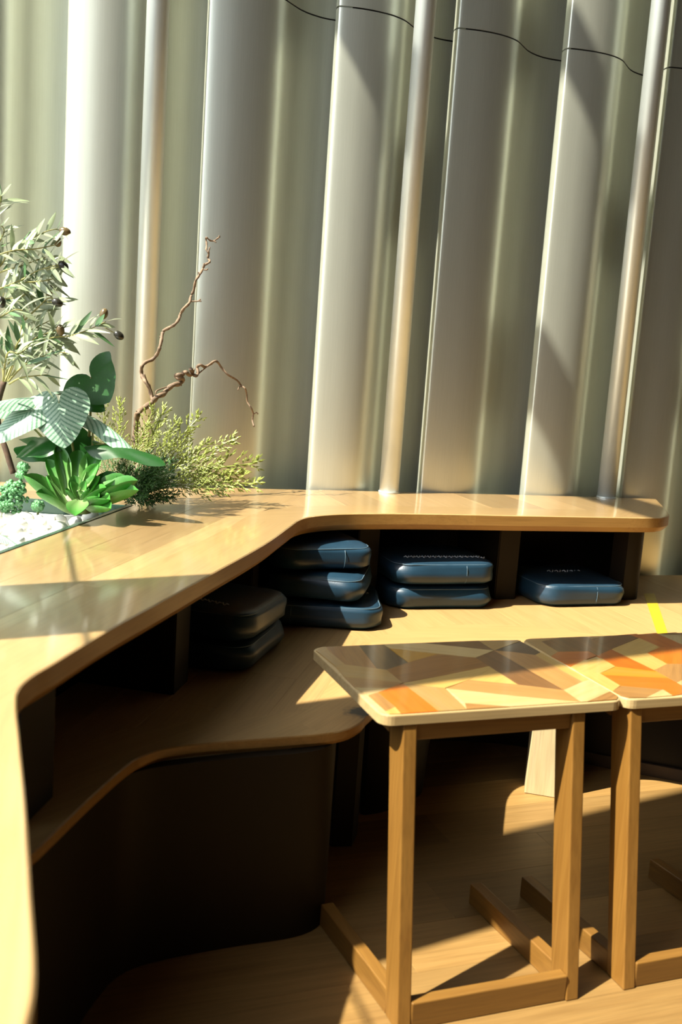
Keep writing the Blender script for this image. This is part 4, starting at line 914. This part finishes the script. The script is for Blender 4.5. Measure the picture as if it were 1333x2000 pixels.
# rosette succulent
sc = thing('rosette_succulent', PY(170, 1000, 2.98), 'bright green rosette succulent with pointed fleshy leaves', 'plant')
spat = lambda t_: (0.42 + 0.75 * math.sin(math.pi * min(1, t_ * 0.86 + 0.0)) ** 1.2 if t_ < 0.62 else 1.1 * max(0.0, 1 - ((t_ - 0.62) / 0.38) ** 2.2) ** 0.8)
sl_ = [leaf_mesh('leaf', spat, succ, 12, 7, cup=0.5, bend=-0.12, thick=0.045, asp=0.17), leaf_mesh('leaf', spat, succ, 12, 7, cup=0.5, bend=0.12, thick=0.045, asp=0.17)]
G = lambda x, y: (x * 0.24756, 700 + y * 0.24756)
cen = (640, 1130)
rl = [((560, 1230), (150, 960), 2.90, 0.021), ((540, 1200), (260, 1090), 2.87, 0.018), ((500, 1170), (340, 935), 2.94, 0.019), ((500, 1100), (350, 815), 3.00, 0.020), ((520, 1080), (440, 705), 3.02, 0.020), ((600, 1050), (620, 745), 3.04, 0.024), ((660, 1050), (790, 745), 3.04, 0.026),
      ((700, 1080), (950, 940), 3.02, 0.024), ((640, 1080), (795, 845), 3.00, 0.018), ((600, 1090), (580, 925), 2.97, 0.018), ((640, 1130), (810, 945), 2.97, 0.021), ((720, 1140), (1115, 1005), 2.93, 0.020), ((700, 1180), (1120, 1090), 2.91, 0.019), ((700, 1200), (890, 1225), 2.86, 0.021),
      ((680, 1160), (885, 1150), 2.88, 0.019), ((640, 1180), (600, 1085), 2.84, 0.026), ((650, 1150), (860, 1045), 2.92, 0.019), ((690, 1120), (960, 1020), 2.95, 0.019), ((620, 1120), (545, 975), 2.95, 0.014), ((600, 1140), (500, 1050), 2.91, 0.014), ((650, 1120), (690, 965), 2.96, 0.013), ((650, 1150), (720, 1040), 2.93, 0.012), ((680, 1110), (1010, 960), 2.99, 0.018), ((660, 1170), (800, 1120), 2.89, 0.016)]
C0 = PY(*G(*cen), 2.97)
for (bx, by), (tx, ty), Y, wd_ in rl:
    B = PY(*G(bx, by), 2.955); T_ = PY(*G(tx, ty), Y)
    if (tx, ty) == (600, 1085): B = PY(*G(640, 1120), 2.93); T_ = PY(*G(595, 1270), 2.84)
    d = (T_ - B).normalized(); ax_ = Vector((0.05, -0.45, 0.9)); hint = ax_ * 0.9 - (T_ - C0).normalized() * 0.55
    place_leaf('leaf', sl_[0], B, T_, hint, wd_ * 1.08, sc)
frombm('stem', tube([PY(165, 1003, 2.97), PY(163, 975, 2.97)], 0.02, 10), stalkm, sc, smooth=True)

# bead leaved sedum
bead = []
for name, cl, lab in (('bead_sedum', [((18, 975), 36, 26), ((28, 955), 22, 16), ((8, 985), 16, 14)], 'clump of blue green bead leaved stonecrop at the left edge'),
                      ('bead_sedum', [((74, 988), 11, 13), ((80, 945), 9, 12)], 'small tuft of bead leaved stonecrop behind the rosette succulent'),
                      ('bead_sedum', [((46, 912), 10, 9), ((42, 926), 9, 10)], 'upright sprig of beaded stonecrop standing above the clump')):
    (x0, y0), _, _ = cl[0]; r_ = thing(name, PY(x0, y0 + 20, 3.06), lab, 'plant')
    for (x, y), half, nn in cl:
        bm = bmesh.new(); rnd2 = random.Random(x * 7 + y)
        for k in range(nn * 6):
            a_ = rnd2.uniform(0, 6.28); rr_ = half * math.sqrt(rnd2.random()); c = PY(x + rr_ * math.cos(a_), y + 0.8 * rr_ * math.sin(a_), 3.05 + 0.025 * math.cos(rr_ / half * 1.5) * -1 + rnd2.uniform(-0.008, 0.008))
            R = Matrix.Rotation(rnd2.uniform(0, 6.28), 3, 'Y') @ Matrix.Rotation(rnd2.uniform(-1, 1), 3, 'X')
            res = bmesh.ops.create_icosphere(bm, subdivisions=1, radius=1.0)
            for v in res['verts']: v.co = c + R @ Vector((v.co.x * 0.0062, v.co.y * 0.0062, v.co.z * 0.0088))
        o = frombm('beads', bm, sedum, r_, smooth=True); o['kind'] = 'stuff'
    frombm('stem', tube([PY(x0, y0 + 22, 3.07), PY(x0, y0, 3.07)], 0.004, 6), stalkm, r_)
# fallen leaf on the stones
fl_ = thing('fallen_leaf', PZ(10, 1050, 0.888), 'pale green leaf lying on the white pebbles', 'leaf')
place_leaf('leaf_blade', st_leaf2, PZ(-12, 1040, 0.902), PZ(38, 1052, 0.898), (0, -0.3, 1), 0.016, fl_)
